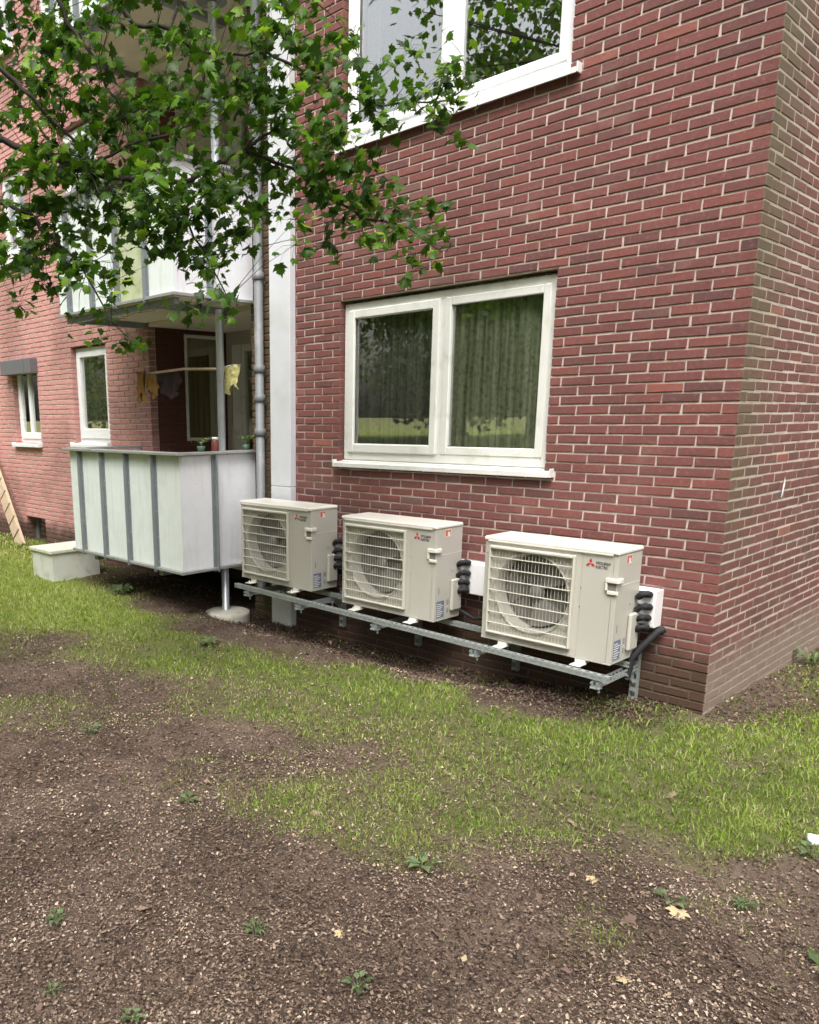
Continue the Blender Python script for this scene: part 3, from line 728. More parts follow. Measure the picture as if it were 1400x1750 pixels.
# things on the balcony rail
def lathe_obj(name, prof, m, loc, label, cat, n=18):
    s = MB(); s.lathe(prof, n=n); o = s.build(name, m, label=label, cat=cat); o.location = loc; return o
RZ = .43+1.06+.034
e = empty('jar', (-4.235, -.50, RZ), 'small dark red jar with a pale lid on the balcony rail beside the post', 'jar')
s = MB(); s.lathe([(0, 0), (.032, 0), (.034, .01), (.034, .085), (.026, .10)]); s.build('glass_body', JARR, e)
s = MB(); s.lathe([(0, .125), (.027, .125), (.029, .12), (.029, .101), (0, .101)]); s.build('lid', LBLW, e)
def leafplant(name, loc, label, cat, n, size, seed, potm=None, ph=.0, mats=None, spread=1.0, group=None, up=.35):
    e = empty(name, loc, label, cat, group); r = random.Random(seed)
    if potm: 
        s = MB(); s.lathe([(0, 0), (.03, 0), (.04, ph), (.034, ph), (0, ph-.01)], n=16); s.build('pot', potm, e)
    n = int(n*(1.5 if seed % 3 == 1 else 1))
    for i in range(n):
        a = i*2.4+r.uniform(-.3, .3); L = size*r.uniform(.55, 1.1); w = L*r.uniform(.5, .75)*(.45 if seed % 3 == 1 else 1)
        d = Vector((math.cos(a), math.sin(a), 0)); pz = ph; st = spread*size*r.uniform(.15, .8)
        c0 = Vector((0, 0, pz)); c1 = c0+d*st+Vector((0, 0, up*st+.012)); c2 = c1+d*L*.5+Vector((0, 0, up*L*.5)); c3 = c1+d*L+Vector((0, 0, up*L*.25))
        q = d.cross(Vector((0, 0, 1)))
        m = c1.lerp(c2, .6)
        vs = [c1, m+q*w*.45, c2+q*w*.38, c3, c2-q*w*.38, m-q*w*.45, c2-Vector((0, 0, w*.15))]
        s = MB(); s.add(vs, [(0, 1, 6), (1, 2, 6), (2, 3, 6), (3, 4, 6), (4, 5, 6), (5, 0, 6)], r.random())
        s.tube([c0, c0.lerp(c1, .5)+Vector((0, 0, .004)), c1], .0015, 4, r.random())
        s.build('leaf', mats or WEED, e)
    return e
leafplant('potted_plant', (-4.235, -.66, RZ), 'tiny green potted plant on the balcony rail left of the red jar', 'potted plant', 12, .06, 5, POT, .05, up=.8)
leafplant('potted_plant', (-4.235, -.13, RZ), 'small dark potted plant on the balcony rail right of the post, nearest the brick pier', 'potted plant', 14, .07, 8, POT, .05, up=.9)
# drying pole with cloths
pole = MB(); pole.tube([(-5.48, -.34, 2.275), (-4.9, -.345, 2.29), (-4.35, -.36, 2.262)], .013, 10); pole.build('drying_pole', WOODC, label='thin pale wooden pole fixed level across the loggia above the lowest balcony', cat='pole')
def cloth(name, x0, x1, y, z1, drop, m, seed, label):
    r = random.Random(seed); n = 9; k = 8; vs = []; fs = []
    for j in range(k+1):
        for i in range(n+1):
            u = i/n; v = j/k
            dr = drop*(1+.22*math.sin(u*7+seed))
            vs.append((x0+(x1-x0)*(.5+(u-.5)*(1-.25*v*math.sin(seed+u*3)))+r.uniform(-.008, .008)*(v > 0), y+.028*math.sin(u*15+v*4+seed)+r.uniform(-.006, .006), z1-dr*v+r.uniform(-.012, .012)*(v > 0)))
    for j in range(k):
        for i in range(n): a = j*(n+1)+i; fs.append((a, a+1, a+n+2, a+n+1))
    s = MB(); s.add(vs, fs, .5, 0, True); return s.build(name, m, label=label, cat='cloth')
cloth('cloth', -5.72, -5.58, -.36, 2.30, .26, BRN, 1, 'crumpled ochre brown cloth at the far left end of the drying pole')
cloth('cloth', -5.54, -5.38, -.352, 2.265, .20, YEL.copy() if False else BRN, 3, 'mustard cloth with a dark edge hanging just under the left end of the pole')
cloth('cloth', -5.36, -5.0, -.325, 2.262, .22, DRKCL, 4, 'dark bunched cloth hanging from the middle of the drying pole')
cloth('cloth', -4.44, -4.20, -.22, 2.30, .215, YEL, 6, 'pale yellow cloth right of the steel post')
s = MB(); s.tube([(-5.74, -.36, 2.30), (-5.47, -.345, 2.28)], .006, 8); s.tube([(-4.36, -.34, 2.27), (-4.30, -.22, 2.30), (-4.18, -.21, 2.30)], .005, 8); s.build('line_wire', STEEL, label='thin wire carrying the cloths on both ends of the drying pole', cat='wire')
# ------------------------------------------------------------------ block, ladder
blk = empty('concrete_block', (-6.95, -.69, .0), 'white painted concrete box with a mossy slab lid on the grass beside the balcony', 'concrete box')
s = MB(); s.box(-.25, .25, -.30, .31, -.1, .315, .006); s.build('body', CONCW, blk)
s = MB(); s.box(-.27, .27, -.325, .33, .317, .362, .008); s.build('lid', MOSSC, blk)
lad = empty('cleated_board', (-9.0, -.32, .06), 'pale wooden board with dark cross joints leaning against the brick wall at the left edge', 'leaning board')
P0 = Vector((0, 0, 0)); P1 = Vector((-2.0, .27, 2.05)); ax = (P1-P0).normalized(); LL = (P1-P0).length
side = ax.cross(Vector((0, -1, .1))).normalized(); nrm = side.cross(ax).normalized()
if nrm.y > 0: nrm = -nrm
def obox(mb, c, l, w, t, j=.004):
    b = []; 
    for sx in (-1, 1):
        for sy in (-1, 1):
            for sz in (-1, 1): b.append(c+ax*(l/2*sx)+side*(w/2*sy)+nrm*(t/2*sz))
    mb.add(b, [(0, 1, 3, 2), (4, 6, 7, 5), (0, 4, 5, 1), (2, 3, 7, 6), (0, 2, 6, 4), (1, 5, 7, 3)], .5)
for sg in (-1, 1):
    s = MB(); obox(s, P0+ax*LL/2+side*(.085*sg)-nrm*.02, LL, .03, .03); s.build('rail', WOODC, lad)
n = 12
for i in range(n):
    s = MB(); obox(s, P0+ax*(LL*(i+.5)/n), LL/n-.03, .21, .022); s.build('plank', WOODC, lad)
# ------------------------------------------------------------------ duct on wall behind the units
du = empty('cable_duct', (-1.95, 0, .62), 'long white cable duct on the brick wall behind the three outdoor units', 'cable duct')
for (a, b, za, zb) in ((-3.62, -2.02, .775, .755), (-2.015, -.31, .755, .748)):
    s = MB(); hgt = .235
    vs = []
    for (x, z) in ((a, za), (b, zb)):
        vs += [(x, -.003, z-hgt), (x, -.105, z-hgt), (x, -.11, z-hgt+.006), (x, -.11, z-.006), (x, -.105, z), (x, -.003, z)]
    vs = [(v[0]+1.95, v[1], v[2]-.62) for v in vs]
    s.add(vs, [(i, (i+1) % 6, 6+(i+1) % 6, 6+i) for i in range(6)]+[(5, 4, 3, 2, 1, 0), (6, 7, 8, 9, 10, 11)]); s.build('duct_section', simple('duct_white', (.80, .80, .82), .35, var=.03), du)
# ------------------------------------------------------------------ mounting frame
slope = (.338-.285)/(-3.88+.37)      # rail height per metre
rz = lambda x: .285+(x+.37)*slope
fr = empty('mounting_frame', (-2.1, -.3, .1), 'galvanised steel mounting frame of slotted rails on wall brackets under the outdoor units', 'mounting frame')
def strut(name, x0, x1, y, zt, h=.035, w=.041):
    """slotted U channel, open upward, along x"""
    s = MB(); t = .003; n = int((x1-x0)/.05); O = Vector((2.1, .3, -.1))
    for i in range(n):
        a = x0+(x1-x0)*i/n; b = x0+(x1-x0)*(i+1)/n; z = zt((a+b)/2); g = .014
        def bx(*q): s.box(q[0]+O.x, q[1]+O.x, q[2]+O.y, q[3]+O.y, q[4]+O.z, q[5]+O.z)
        bx(a, b, y, y+t, z-h, z-h*.62); bx(a, b, y, y+t, z-h*.38, z); bx(a+g, b-g, y, y+t, z-h*.62, z-h*.38)
        bx(a, b, y+w-t, y+w, z-h, z)
        bx(a, b, y+t, y+w*.3, z-t, z); bx(a, b, y+w*.7, y+w-t, z-t, z); bx(a+g, b-g, y+w*.3, y+w*.7, z-t, z)
    return s.build(name, GALV, fr)
strut('front_rail', -3.90, -.345, -.575, rz); strut('back_rail', -3.90, -.40, -.195, lambda x: rz(x)+.002)
def ybox(s, x0, x1, y0, y1, z0, z1, b=.002): s.box(x0+2.1, x1+2.1, y0+.3, y1+.3, z0-.1, z1-.1, b)
for bx_ in (-.43, -1.30, -2.20, -3.05, -3.72):
    z = rz(bx_)-.043
    s = MB()
    for yy in np.arange(-.60, -.01, .05):
        a, b = yy, min(yy+.05, -.006)
        ybox(s, bx_-.02, bx_-.017, a, b, z-.041, z-.027, 0); ybox(s, bx_-.02, bx_-.017, a, b, z-.015, z, 0); ybox(s, bx_+.017, bx_+.02, a, b, z-.041, z-.027, 0); ybox(s, bx_+.017, bx_+.02, a, b, z-.015, z, 0)
        ybox(s, bx_-.02, bx_-.017, a+.014, b-.014 if b-.014 > a+.014 else a+.02, z-.027, z-.015, 0); ybox(s, bx_+.017, bx_+.02, a+.014, b-.014 if b-.014 > a+.014 else a+.02, z-.027, z-.015, 0)
        ybox(s, bx_-.017, bx_+.017, a, b, z-.041, z-.038, 0)
    s.build('bracket_arm', GALV, fr)
    s = MB(); ybox(s, bx_-.022, bx_-.018, -.045, -.003, -.01, .345, 0); ybox(s, bx_+.018, bx_+.022, -.045, -.003, -.01, .345, 0); ybox(s, bx_-.018, bx_+.018, -.007, -.003, -.01, .345, 0)
    for k in range(6): ybox(s, bx_-.0215, bx_+.0215, -.046, -.043, -.005+k*.06, .02+k*.06, 0)
    s.build('wall_channel', GALV, fr)
    s = MB(); vs = [(bx_+2.1-.003, .3-.045, z-.14-.1), (bx_+2.1-.003, .3-.045, z-.041-.1), (bx_+2.1-.003, .3-.16, z-.041-.1)]; s.add(vs+[(v[0]+.006, v[1], v[2]) for v in vs], [(0, 1, 2), (5, 4, 3), (0, 2, 5, 3), (0, 3, 4, 1), (1, 4, 5, 2)]); s.build('gusset', GALV, fr)
    for yb_ in (-.555, -.175):
        s = MB(); ybox(s, bx_-.028, bx_+.028, yb_-.022, yb_+.022, z-.048, z-.042, 0); s.lathe([(0, -.03), (.008, -.022), (.008, -.010), (.004, -.010), (.004, .0)], (bx_+2.1+.016, yb_+.3, z-.1-.042+.012-.02), n=6, smooth_=False); s.build('clamp_plate', GALV, fr)
# ------------------------------------------------------------------ outdoor units
AW, AD, AH = .925, .315, .712
def mesh_text(body, size, ext=.0006):
    cu = bpy.data.curves.new('print', 'FONT'); cu.body = body; cu.size = size; cu.extrude = ext; cu.align_x = 'LEFT'; cu.resolution_u = 2
    o = bpy.data.objects.new('print', cu); COL.objects.link(o); bpy.context.view_layer.update()
    me = bpy.data.meshes.new_from_object(o.evaluated_get(bpy.context.evaluated_depsgraph_get())); bpy.data.objects.remove(o); return me
def make_unit(loc, label):
    e = empty('outdoor_unit', loc, label, 'air conditioner', 'outdoor units in a row on the steel frame')
    # origin: front left bottom corner
    cx, cz, R = .362, .366, .262
    s = MB(); b = .012
    # shell sides / back
    s.box(0, .012, .004, AD, .012, AH-.03, .003); s.box(AW-.03, AW, .001, AD, .012, AH-.03, .002)
    s.box(.0121, AW-.0301, AD-.012, AD, .012, AH-.03, .002); s.box(.0, AW, .0, AD, .0, .0119, .003)
    # front sheet with a round opening
    n = 48; x0, x1, z0, z1 = .0121, AW-.0301, .0121, AH-.03
    vs = []; 
    for k in range(n):
        a = 2*math.pi*k/n; vs.append((cx+R*math.cos(a), .001, cz+R*math.sin(a)))
    for k in range(n):
        a = 2*math.pi*k/n; c, d = math.cos(a), math.sin(a); q = .31
        t = q/max(abs(c), abs(d)); vs.append((cx+t*c, .001, cz+t*d))
    fs = [(k, (k+1) % n, n+(k+1) % n, n+k) for k in range(n)]
    s.add(vs, fs)
    L_, R_, B_, T_ = cx-.31, cx+.31, cz-.31, cz+.31
    s.add([(x0, .001, z0), (L_, .001, z0), (L_, .001, z1), (x0, .001, z1)], [(0, 1, 2, 3)])
    s.add([(R_, .001, z0), (x1, .001, z0), (x1, .001, z1), (R_, .001, z1)], [(0, 1, 2, 3)])
    s.add([(L_, .001, z0), (R_, .001, z0), (R_, .001, B_), (L_, .001, B_)], [(0, 1, 2, 3)]); s.add([(L_, .001, T_), (R_, .001, T_), (R_, .001, z1), (L_, .001, z1)], [(0, 1, 2, 3)])
    s.build('body', ACW, e)
    s = MB(); s.box(R_+.027, R_+.0285, -.0006, .0009, .02, AH-.035); s.build('panel_seam_shadow_strip', simple('seam_shadow_gap', (.36, .345, .30), .7), e)
    s = MB(); s.lathe([(R+.012, -.004), (R+.006, -.010), (R, -.006), (R-.008, .02), (R-.014, .10)], (cx, 0, cz), 'Y', 48); s.build('bell_mouth', ACW, e)
    s = MB(); s.lathe([(R-.014, .10), (R-.014, .13), (0, .13)], (cx, 0, cz), 'Y', 40); s.build('fan_shroud', ACD, e)
    s = MB(); 
    for k in range(44): x = cx-R+.02+k*(2*R-.04)/43; hh = math.sqrt(max(0, (R-.02)**2-(x-cx)**2)); s.box(x-.0028, x+.0028, .118, .128, cz-hh, cz+hh)
    s.build('coil_fins', FIN, e, kind='stuff')
    s = MB(); s.lathe([(0, .045), (.035, .048), (.05, .06), (.052, .115), (0, .115)], (cx, 0, cz), 'Y', 24)
    for k in range(3):
        a0 = k*2.094+.5; P = []
        for j in range(6):
            rr = .045+(R-.075)*j/5; P.append((rr, a0-.15-.1*j/5, .075-.01*j/5)); P.append((rr, a0+.75+.18*j/5, .135))
        vs = [(cx+r*math.cos(a), y, cz+r*math.sin(a)) for r, a, y in P]
        # curved blade strip, three columns
        vs = []
        for j in range(6):
            rr = .045+(R-.075)*j/5
            for q in range(5):
                a = a0-.12*j/5+(.85+.35*j/5)*q/4; y = .062+.045*(q/4)**.8; vs.append((cx+rr*math.cos(a), y, cz+rr*math.sin(a)))
        s.add(vs, [(j*5+q, j*5+q+1, (j+1)*5+q+1, (j+1)*5+q) for j in range(5) for q in range(4)], .5, 0, True)
    s.build('fan', ACF, e)
    # guard: square frame, horizontal bars, thin wires
    g0, g1, h0, h1 = .050, .662, .055, .657
    s = MB(); yo, yi = -.032, -.018
    for (a, b, c, d) in ((g0, g0+.014, h0, h1), (g1-.014, g1, h0, h1)): s.box(a, b, yo, -.001, c, d, .004)
    s.box(g0+.0141, g1-.0141, yo, -.0015, h0, h0+.014, .004); s.box(g0+.0141, g1-.0141, yo-.006, -.0015, h1-.022, h1, .006)
    s.build('guard_frame', ACG, e)
    s = MB()
    for k in range(1, 8):
        z = h0+k*(h1-h0)/8; s.box(g0+.0142, g1-.0142, yo+.001, yo+.012, z-.0032, z+.0032, .0015)
    s.build('guard_bars', ACG, e, kind='stuff')
    s = MB()
    for k in range(1, 25):
        x = g0+k*(g1-g0)/25; s.box(x-.0008, x+.0008, yo+.013, yo+.016, h0+.012, h1-.015)
    s.build('guard_wires', ACG, e, kind='stuff')
    # lid
    s = MB(); s.box(-.006, AW+.006, -.010, AD+.004, AH-.029, AH, .009); s.box(.03, AW-.03, -.014, -.0101, AH-.032, AH-.022, .002); s.build('lid', ACL, e)
    # handle at the corner
    s = MB(); hx0, hx1, hz0, hz1 = AW-.065, AW+.018, .445, .545
    s.box(hx0, hx1, -.020, -.0005, hz1-.030, hz1, .005); s.box(hx0, hx0+.012, -.018, -.0006, hz0+.022, hz1-.0301, .003)
    s.box(AW+.0005, hx1, -.0004, .05, hz1-.030, hz1, .004); s.box(hx0+.0121, hx1-.004, -.014, -.0006, hz0, hz0+.022, .003)
    s.build('handle', ACL, e)
    s = MB(); s.box(hx0+.0125, AW-.003, -.0035, -.0006, hz0+.0225, hz1-.0305); s.build('handle_recess', ACD, e)
    s = MB(); s.box(AW+.0003, AW+.0014, .052, AD-.004, .493, .4955); s.build('side_seam', LBLW, e)
    # screws
    s = MB()
    for (x, z) in ((R_+.03, .34), (R_+.03, .46), (.022, .60), (.022, .2)): s.lathe([(0, -.003), (.004, -.003), (.004, 0)], (x, 0, z), 'Y', 8)
    s.build('screw', STEEL, e, kind='stuff')
    # mark and lettering
    s = MB(); mx, mz, q = .752, .612, .0165
    def rh(ax_, az_, ang):
        d = Vector((math.cos(ang), 0, math.sin(ang))); p = Vector((-d.z, 0, d.x)); O = Vector((ax_, -.0012, az_))
        vs = [O, O+d*q*1.0+p*q*.577, O+d*q*2.0, O+d*q*1.0-p*q*.577]; s.add(vs, [(0, 3, 2, 1)])
    for a in (90, 210, 330): rh(mx, mz+.006, math.radians(a))
    s.build('emblem', RED, e)
    for body, z, sz in (('MITSUBISHI', .618, .0245), ('ELECTRIC', .594, .0245)):
        me = mesh_text(body, sz); me.materials.append(DKP); o = link('lettering', me, e); o.location = (.786, -.0015, z); o.rotation_euler = (math.pi/2, 0, 0); o.scale = (.74, 1, 1)
    # side stickers
    X = AW+.0006
    s = MB(); s.box(X, X+.0008, .105, .172, .622, .676, mi=0); s.box(X+.0009, X+.0013, .107, .132, .626, .672, mi=1); s.box(X+.0009, X+.0013, .137, .168, .655, .671, mi=1); s.box(X+.0009, X+.0013, .158, .167, .63, .652, mi=1); s.build('warning_sticker', [LBLW, ORG], e)
    s = MB(); s.box(X, X+.0008, .028, .118, .025, .15, mi=0)
    for k in range(7): s.box(X+.0009, X+.0012, .034, .034+.05+.025*((k*7) % 3)/2, .035+k*.015, .041+k*.015, mi=1)
    s.build('rating_label', [BLUP, LBLW], e)
    s = MB(); s.box(X, X+.0008, .148, .175, .11, .15); s.box(X, X+.0008, .15, .172, .05, .085); s.box(X, X+.0008, .045, .056, .2, .25); s.lathe([(0, .001), (.006, .001), (.006, -.001)], (X, .2, .36), 'X', 10); s.build('small_label', simple('small_grey_print', (.25, .25, .26), .5), e)
    # feet
    for fx in (.175, .735):
        s = MB(); s.box(fx-.035, fx+.035, -.075, .02, -.028, -.022, .001); s.box(fx-.035, fx+.035, -.004, .0, -.022, .0005, .001); s.box(fx-.035, fx+.035, AD-.02, AD+.05, -.028, -.022, .001)
        s.box(fx-.03, fx+.03, .02, AD-.02, -.024, -.001, .002)
        s.lathe([(0, .006), (.011, .006), (.011, -.0), (.018, -.001), (.018, -.004)], (fx, -.052, -.018), n=6, smooth_=False); s.lathe([(0, .018), (.004, .018), (.004, .006)], (fx, -.052, -.018), n=8)
        s.build('foot', ACL, e)
    # valves and cover at rear right
    s = MB(); s.box(AW+.001, AW+.028, .18, .30, .06, .30, .01); s.build('valve_cover', ACW, e)
    return e
U1 = make_unit((-1.333, -.45, .318), 'outdoor unit nearest the building corner, rightmost and largest in view')
U2 = copy_tree(U1, (-2.665, -.45, .345), 'middle outdoor unit, with its fan guard facing the lawn and units on both sides')
U3 = copy_tree(U1, (-3.945, -.45, .376), 'farthest outdoor unit, beside the lowest balcony and in front of the white casing')
# hoses -------------------------------------------------------------
def hoses(x, z, label, big=False):
    e = empty('insulated_hoses', (x, -.15, z), label, 'hose bundle', 'black pipe insulation behind the outdoor units')
    for i in range(4):
        dz = .40-i*.072+.008*math.sin(i*5)
        s = MB(); pts = [(-.02, -.03, dz-.02), (.02, -.045, dz+.01), (.036, -.03, dz+.012), (.042, .005, dz), (.035, .03, dz-.004), (-.06, .04, dz-.01)]
        # smooth
        P = []
        for a in range(len(pts)-1):
            for t in (0, .33, .66): P.append(Vector(pts[a]).lerp(Vector(pts[a+1]), t))
        P.append(Vector(pts[-1]))
        s.tube(P, [.018+.004*math.sin(k*1.1+i*2) for k in range(len(P))], 12); s.build('hose', BLK, e)
    if big:
        s = MB(); P = [Vector((.10, .125, .17)), Vector((.07, .09, .15)), Vector((.02, .03, .07)), Vector((-.03, -.01, -.02)), Vector((-.045, -.02, -.16))]
        Q = []
        for a in range(len(P)-1):
            for t in range(6): Q.append(P[a].lerp(P[a+1], t/6))
        Q.append(P[-1]); s.tube(Q, [.024 if k % 2 else .021 for k in range(len(Q))], 14); s.build('drain_hose', BLK, e)
    else:
        s = MB(); s.tube([(-.1, .02, .05), (.1, .03, -.02), (.3, .02, .03), (.5, .05, -.01)], .014, 8); s.build('drain_hose', BLK, e)
    return e
hoses(-.375, .33, 'black insulated hoses bulging between the rightmost unit and the end of the white duct', True)
hoses(-1.715, .36, 'black insulated hoses in the gap between the middle and the rightmost unit')
hoses(-2.995, .38, 'black insulated hoses in the gap between the farthest and the middle unit')
# marks on side wall
s = MB(); s.add([(.003, .93, 1.27), (.003, .955, 1.29), (.003, .985, 1.36), (.003, .962, 1.415), (.003, .945, 1.36), (.006, .95, 1.33)], [(0, 1, 5), (1, 2, 5), (2, 3, 5), (3, 4, 5), (4, 0, 5)]); s.build('paint_chip', WHT, label='small white plaster patch stuck on the side wall', cat='plaster patch')
# ------------------------------------------------------------------ maple
CELLS=[(-3.29,-2.64,4.14,3),(-3.4,-2.39,4.25,7),(-3.09,-2.36,4.16,5),(-2.59,-2.47,3.96,5),(-2.34,-2.44,3.89,8),(-2.42,-2.2,3.99,8),(-2.46,-1.97,4.06,8),(-2.21,-1.96,3.98,3),(-1.9,-2.01,3.87,6),(-1.89,-1.82,3.92,7),(-2.1,-1.39,4.11,6),(-2.17,-1.07,4.22,5),(-3.15,-2.72,3.93,4),(-3.21,-2.5,4.0,5),(-2.91,-2.47,3.92,8),(-2.65,-2.44,3.85,5),(-2.71,-2.21,3.93,1),(-2.84,-1.92,4.04,4),(-2.65,-1.83,4.01,7),(-2.19,-1.98,3.83,2),(-1.86,-2.04,3.71,5),(-1.88,-1.83,3.78,8),(-1.97,-1.52,3.88,5),(-1.82,-1.43,3.86,1),(-1.53,-1.51,3.75,3),(-1.67,-0.56,4.05,3),(-3.11,-2.75,3.76,8),(-2.82,-2.72,3.68,6),(-2.42,-2.76,3.56,7),(-2.36,-2.63,3.58,8),(-2.61,-2.28,3.73,3),(-2.75,-1.98,3.85,5),(-2.54,-1.93,3.8,7),(-2.22,-1.96,3.7,7),(-2.16,-1.8,3.72,8),(-2.26,-1.48,3.83,8),(-2.17,-1.32,3.84,6),(-1.79,-1.46,3.7,4),(-1.43,-1.62,3.56,6),(-1.36,-1.47,3.58,4),(-1.46,-1.1,3.69,1),(-1.4,-0.91,3.73,5),(-3.4,-2.63,3.71,8),(-2.92,-2.68,3.57,7),(-2.52,-2.71,3.46,6),(-2.5,-2.55,3.49,6),(-2.59,-2.3,3.57,8),(-2.43,-2.22,3.55,7),(-2.07,-2.28,3.44,8),(-1.91,-2.21,3.41,4),(-2.08,-1.87,3.54,5),(-2.26,-1.48,3.67,8),(-2.13,-1.36,3.66,7),(-1.81,-1.44,3.56,6),(-1.64,-1.38,3.53,5),(-1.69,-1.07,3.61,7),(-1.66,-0.84,3.66,7),(-1.37,-0.93,3.56,6),(-3.11,-2.78,3.45,7),(-2.79,-2.76,3.38,4),(-2.74,-2.6,3.4,5),(-2.93,-2.3,3.5,7),(-2.91,-2.11,3.54,9),(-2.51,-2.16,3.43,9),(-2.08,-2.28,3.31,3),(-1.96,-2.17,3.3,3),(-2.06,-1.89,3.38,7),(-2.0,-1.72,3.4,8),(-1.71,-1.77,3.32,7),(-1.49,-1.77,3.27,6),(-1.56,-1.47,3.35,3),(-1.74,-1.01,3.48,2),(-1.68,-0.8,3.51,4),(-1.4,-0.89,3.43,1),(-2.64,-3.01,3.15,9),(-2.4,-2.97,3.1,9),(-2.56,-2.72,3.19,8),(-2.8,-2.39,3.3,7),(-2.72,-2.24,3.31,8),(-2.4,-2.25,3.24,8),(-2.24,-2.16,3.22,8),(-2.34,-1.88,3.3,7),(-2.38,-1.62,3.35,8),(-2.09,-1.64,3.29,8),(-1.66,-1.81,3.16,7),(-1.46,-1.8,3.12,6),(-1.53,-1.5,3.19,5),(-2.77,-2.96,3.04,7),(-2.61,-2.87,3.03,6),(-2.71,-2.64,3.08,9),(-2.65,-2.49,3.1,9),(-2.29,-2.52,3.02,9),(-1.99,-2.54,2.96,9),(-2.04,-2.32,3.01,9),(-2.28,-1.93,3.12,9),(-2.29,-1.7,3.16,9),(-2.02,-1.71,3.1,7),(-1.77,-1.71,3.05,7),(-1.78,-1.47,3.09,7),(-1.83,-1.16,3.16,7),(-1.65,-1.11,3.13,3),(-2.79,-2.97,2.9,8),(-2.95,-2.71,2.96,5),(-3.08,-2.45,3.02,8),(-2.83,-2.39,2.99,9),(-2.36,-2.49,2.89,8),(-2.1,-2.47,2.85,9),(-2.14,-2.25,2.89,9),(-2.17,-2.02,2.93,9),(-1.92,-2.01,2.89,5),(-1.61,-2.08,2.82,2),(-1.56,-1.91,2.84,4),(-1.75,-1.5,2.93,7),(-1.82,-1.16,2.99,7),(-1.61,-1.14,2.96,5),(-1.33,-1.23,2.9,4),(-2.52,-3.11,2.69,6),(-2.79,-2.81,2.77,7),(-2.86,-2.58,2.8,5),(-2.59,-2.54,2.77,6),(-2.34,-2.51,2.74,3),(-2.39,-2.28,2.77,7),(-2.52,-1.97,2.83,8),(-2.38,-1.86,2.82,6),(-1.95,-1.99,2.74,3),(-1.67,-1.58,2.75,3),(-1.53,-1.49,2.74,5),(-1.24,-1.58,2.69,5),(-1.11,-1.5,2.68,7),(-1.22,-1.09,2.74,3),(-2.8,-2.99,2.59,8),(-2.84,-2.79,2.62,7),(-2.56,-2.76,2.59,7),(-2.15,-2.81,2.53,1),(-2.26,-2.38,2.59,2),(-2.4,-2.07,2.64,7),(-2.21,-2.0,2.62,5),(-1.92,-2.02,2.58,1),(-3.17,-2.83,2.49,3),(-3.1,-2.67,2.49,1),(-2.67,-2.71,2.45,3),(-2.29,-2.74,2.41,6),(-2.24,-2.59,2.41,3),(-2.31,-2.35,2.44,3),(-2.15,-2.26,2.43,5),(-1.79,-2.33,2.39,4),(-1.6,-2.29,2.37,3),(-2.42,-2.68,2.27,3),(-2.59,-2.37,2.3,4)]
BR=[[(-3.147,-4.136,2.91),(-2.983,-3.568,3.136),(-2.806,-3.009,3.293),(-2.698,-2.83,3.24),(-2.604,-2.676,3.161),(-2.46,-2.45,3.126),(-2.338,-2.239,3.122),(-2.277,-2.078,3.168),(-2.245,-1.931,3.264),(-2.164,-1.822,3.319),(-2.162,-1.618,3.461),(-2.217,-1.544,3.631)],[(-2.983,-3.568,3.136),(-2.961,-3.235,3.586),(-2.866,-2.951,3.656),(-2.767,-2.872,3.563),(-2.681,-2.758,3.395),(-2.518,-2.697,3.268),(-2.401,-2.656,3.006)],[(-2.983,-3.568,3.136),(-2.973,-3.052,4.155),(-2.831,-2.722,4.207),(-2.717,-2.658,4.022),(-2.689,-2.596,3.891),(-2.638,-2.508,3.757),(-2.558,-2.473,3.599),(-2.562,-2.366,3.478)],[(-2.983,-3.568,3.136),(-2.867,-3.326,3.015),(-2.856,-3.015,2.991),(-2.738,-2.905,2.927),(-2.704,-2.825,2.827),(-2.564,-2.782,2.721),(-2.467,-2.718,2.594),(-2.34,-2.662,2.342)],[(-2.973,-3.052,4.155),(-2.93,-2.584,4.482),(-2.713,-2.312,4.122),(-2.662,-2.215,4.016),(-2.57,-2.039,4.006),(-2.506,-1.923,3.912),(-2.387,-1.712,3.916),(-2.26,-1.571,3.914),(-2.187,-1.428,3.868),(-2.04,-1.229,3.75),(-1.935,-1.135,3.68),(-1.801,-0.914,3.663),(-1.65,-0.652,3.714),(-1.505,-0.443,3.852)],[(-2.164,-1.822,3.319),(-2.046,-1.563,3.241),(-1.956,-1.359,3.099),(-1.798,-1.218,2.994),(-1.667,-0.935,2.946),(-1.512,-0.811,2.804)],[(-2.961,-3.235,3.586),(-3.349,-3.361,4.03),(-2.973,-3.052,4.155)],[(-2.338,-2.239,3.122),(-2.235,-2.201,2.896),(-2.195,-2.073,2.689),(-2.094,-2.03,2.491)],[(-2.57,-2.039,4.006),(-2.539,-1.881,4.366),(-2.275,-1.437,4.35),(-2.137,-1.183,4.196)],[(-2.604,-2.676,3.161),(-2.337,-2.5,3.251),(-2.178,-2.302,3.31),(-2.198,-2.127,3.438)]]
half = [(0, 0), (.18, -.10), (.45, -.06), (.34, .08), (.47, .15), (.66, .41), (.46, .38), (.32, .42), (.41, .57), (.26, .62), (.24, .76), (.13, .70), (0, 1.0)]
outl = half + [(-x, y) for x, y in half[-2:0:-1]]
def leaf_verts(fold, curl):
    vs = [(0, .30, 0)]+[(x, y, -fold*abs(x)-curl*y*y) for x, y in outl]
    return np.array(vs, float)
n_o = len(outl); LEAF_F = np.array([(0, 1+k, 1+(k+1) % n_o) for k in range(n_o)])
tree = empty('maple_tree', (-3.9, -5.0, 0), 'green maple whose leafy branches hang across the upper left in front of the balconies', 'tree')
TO = np.array((-3.9, -5.0, 0))
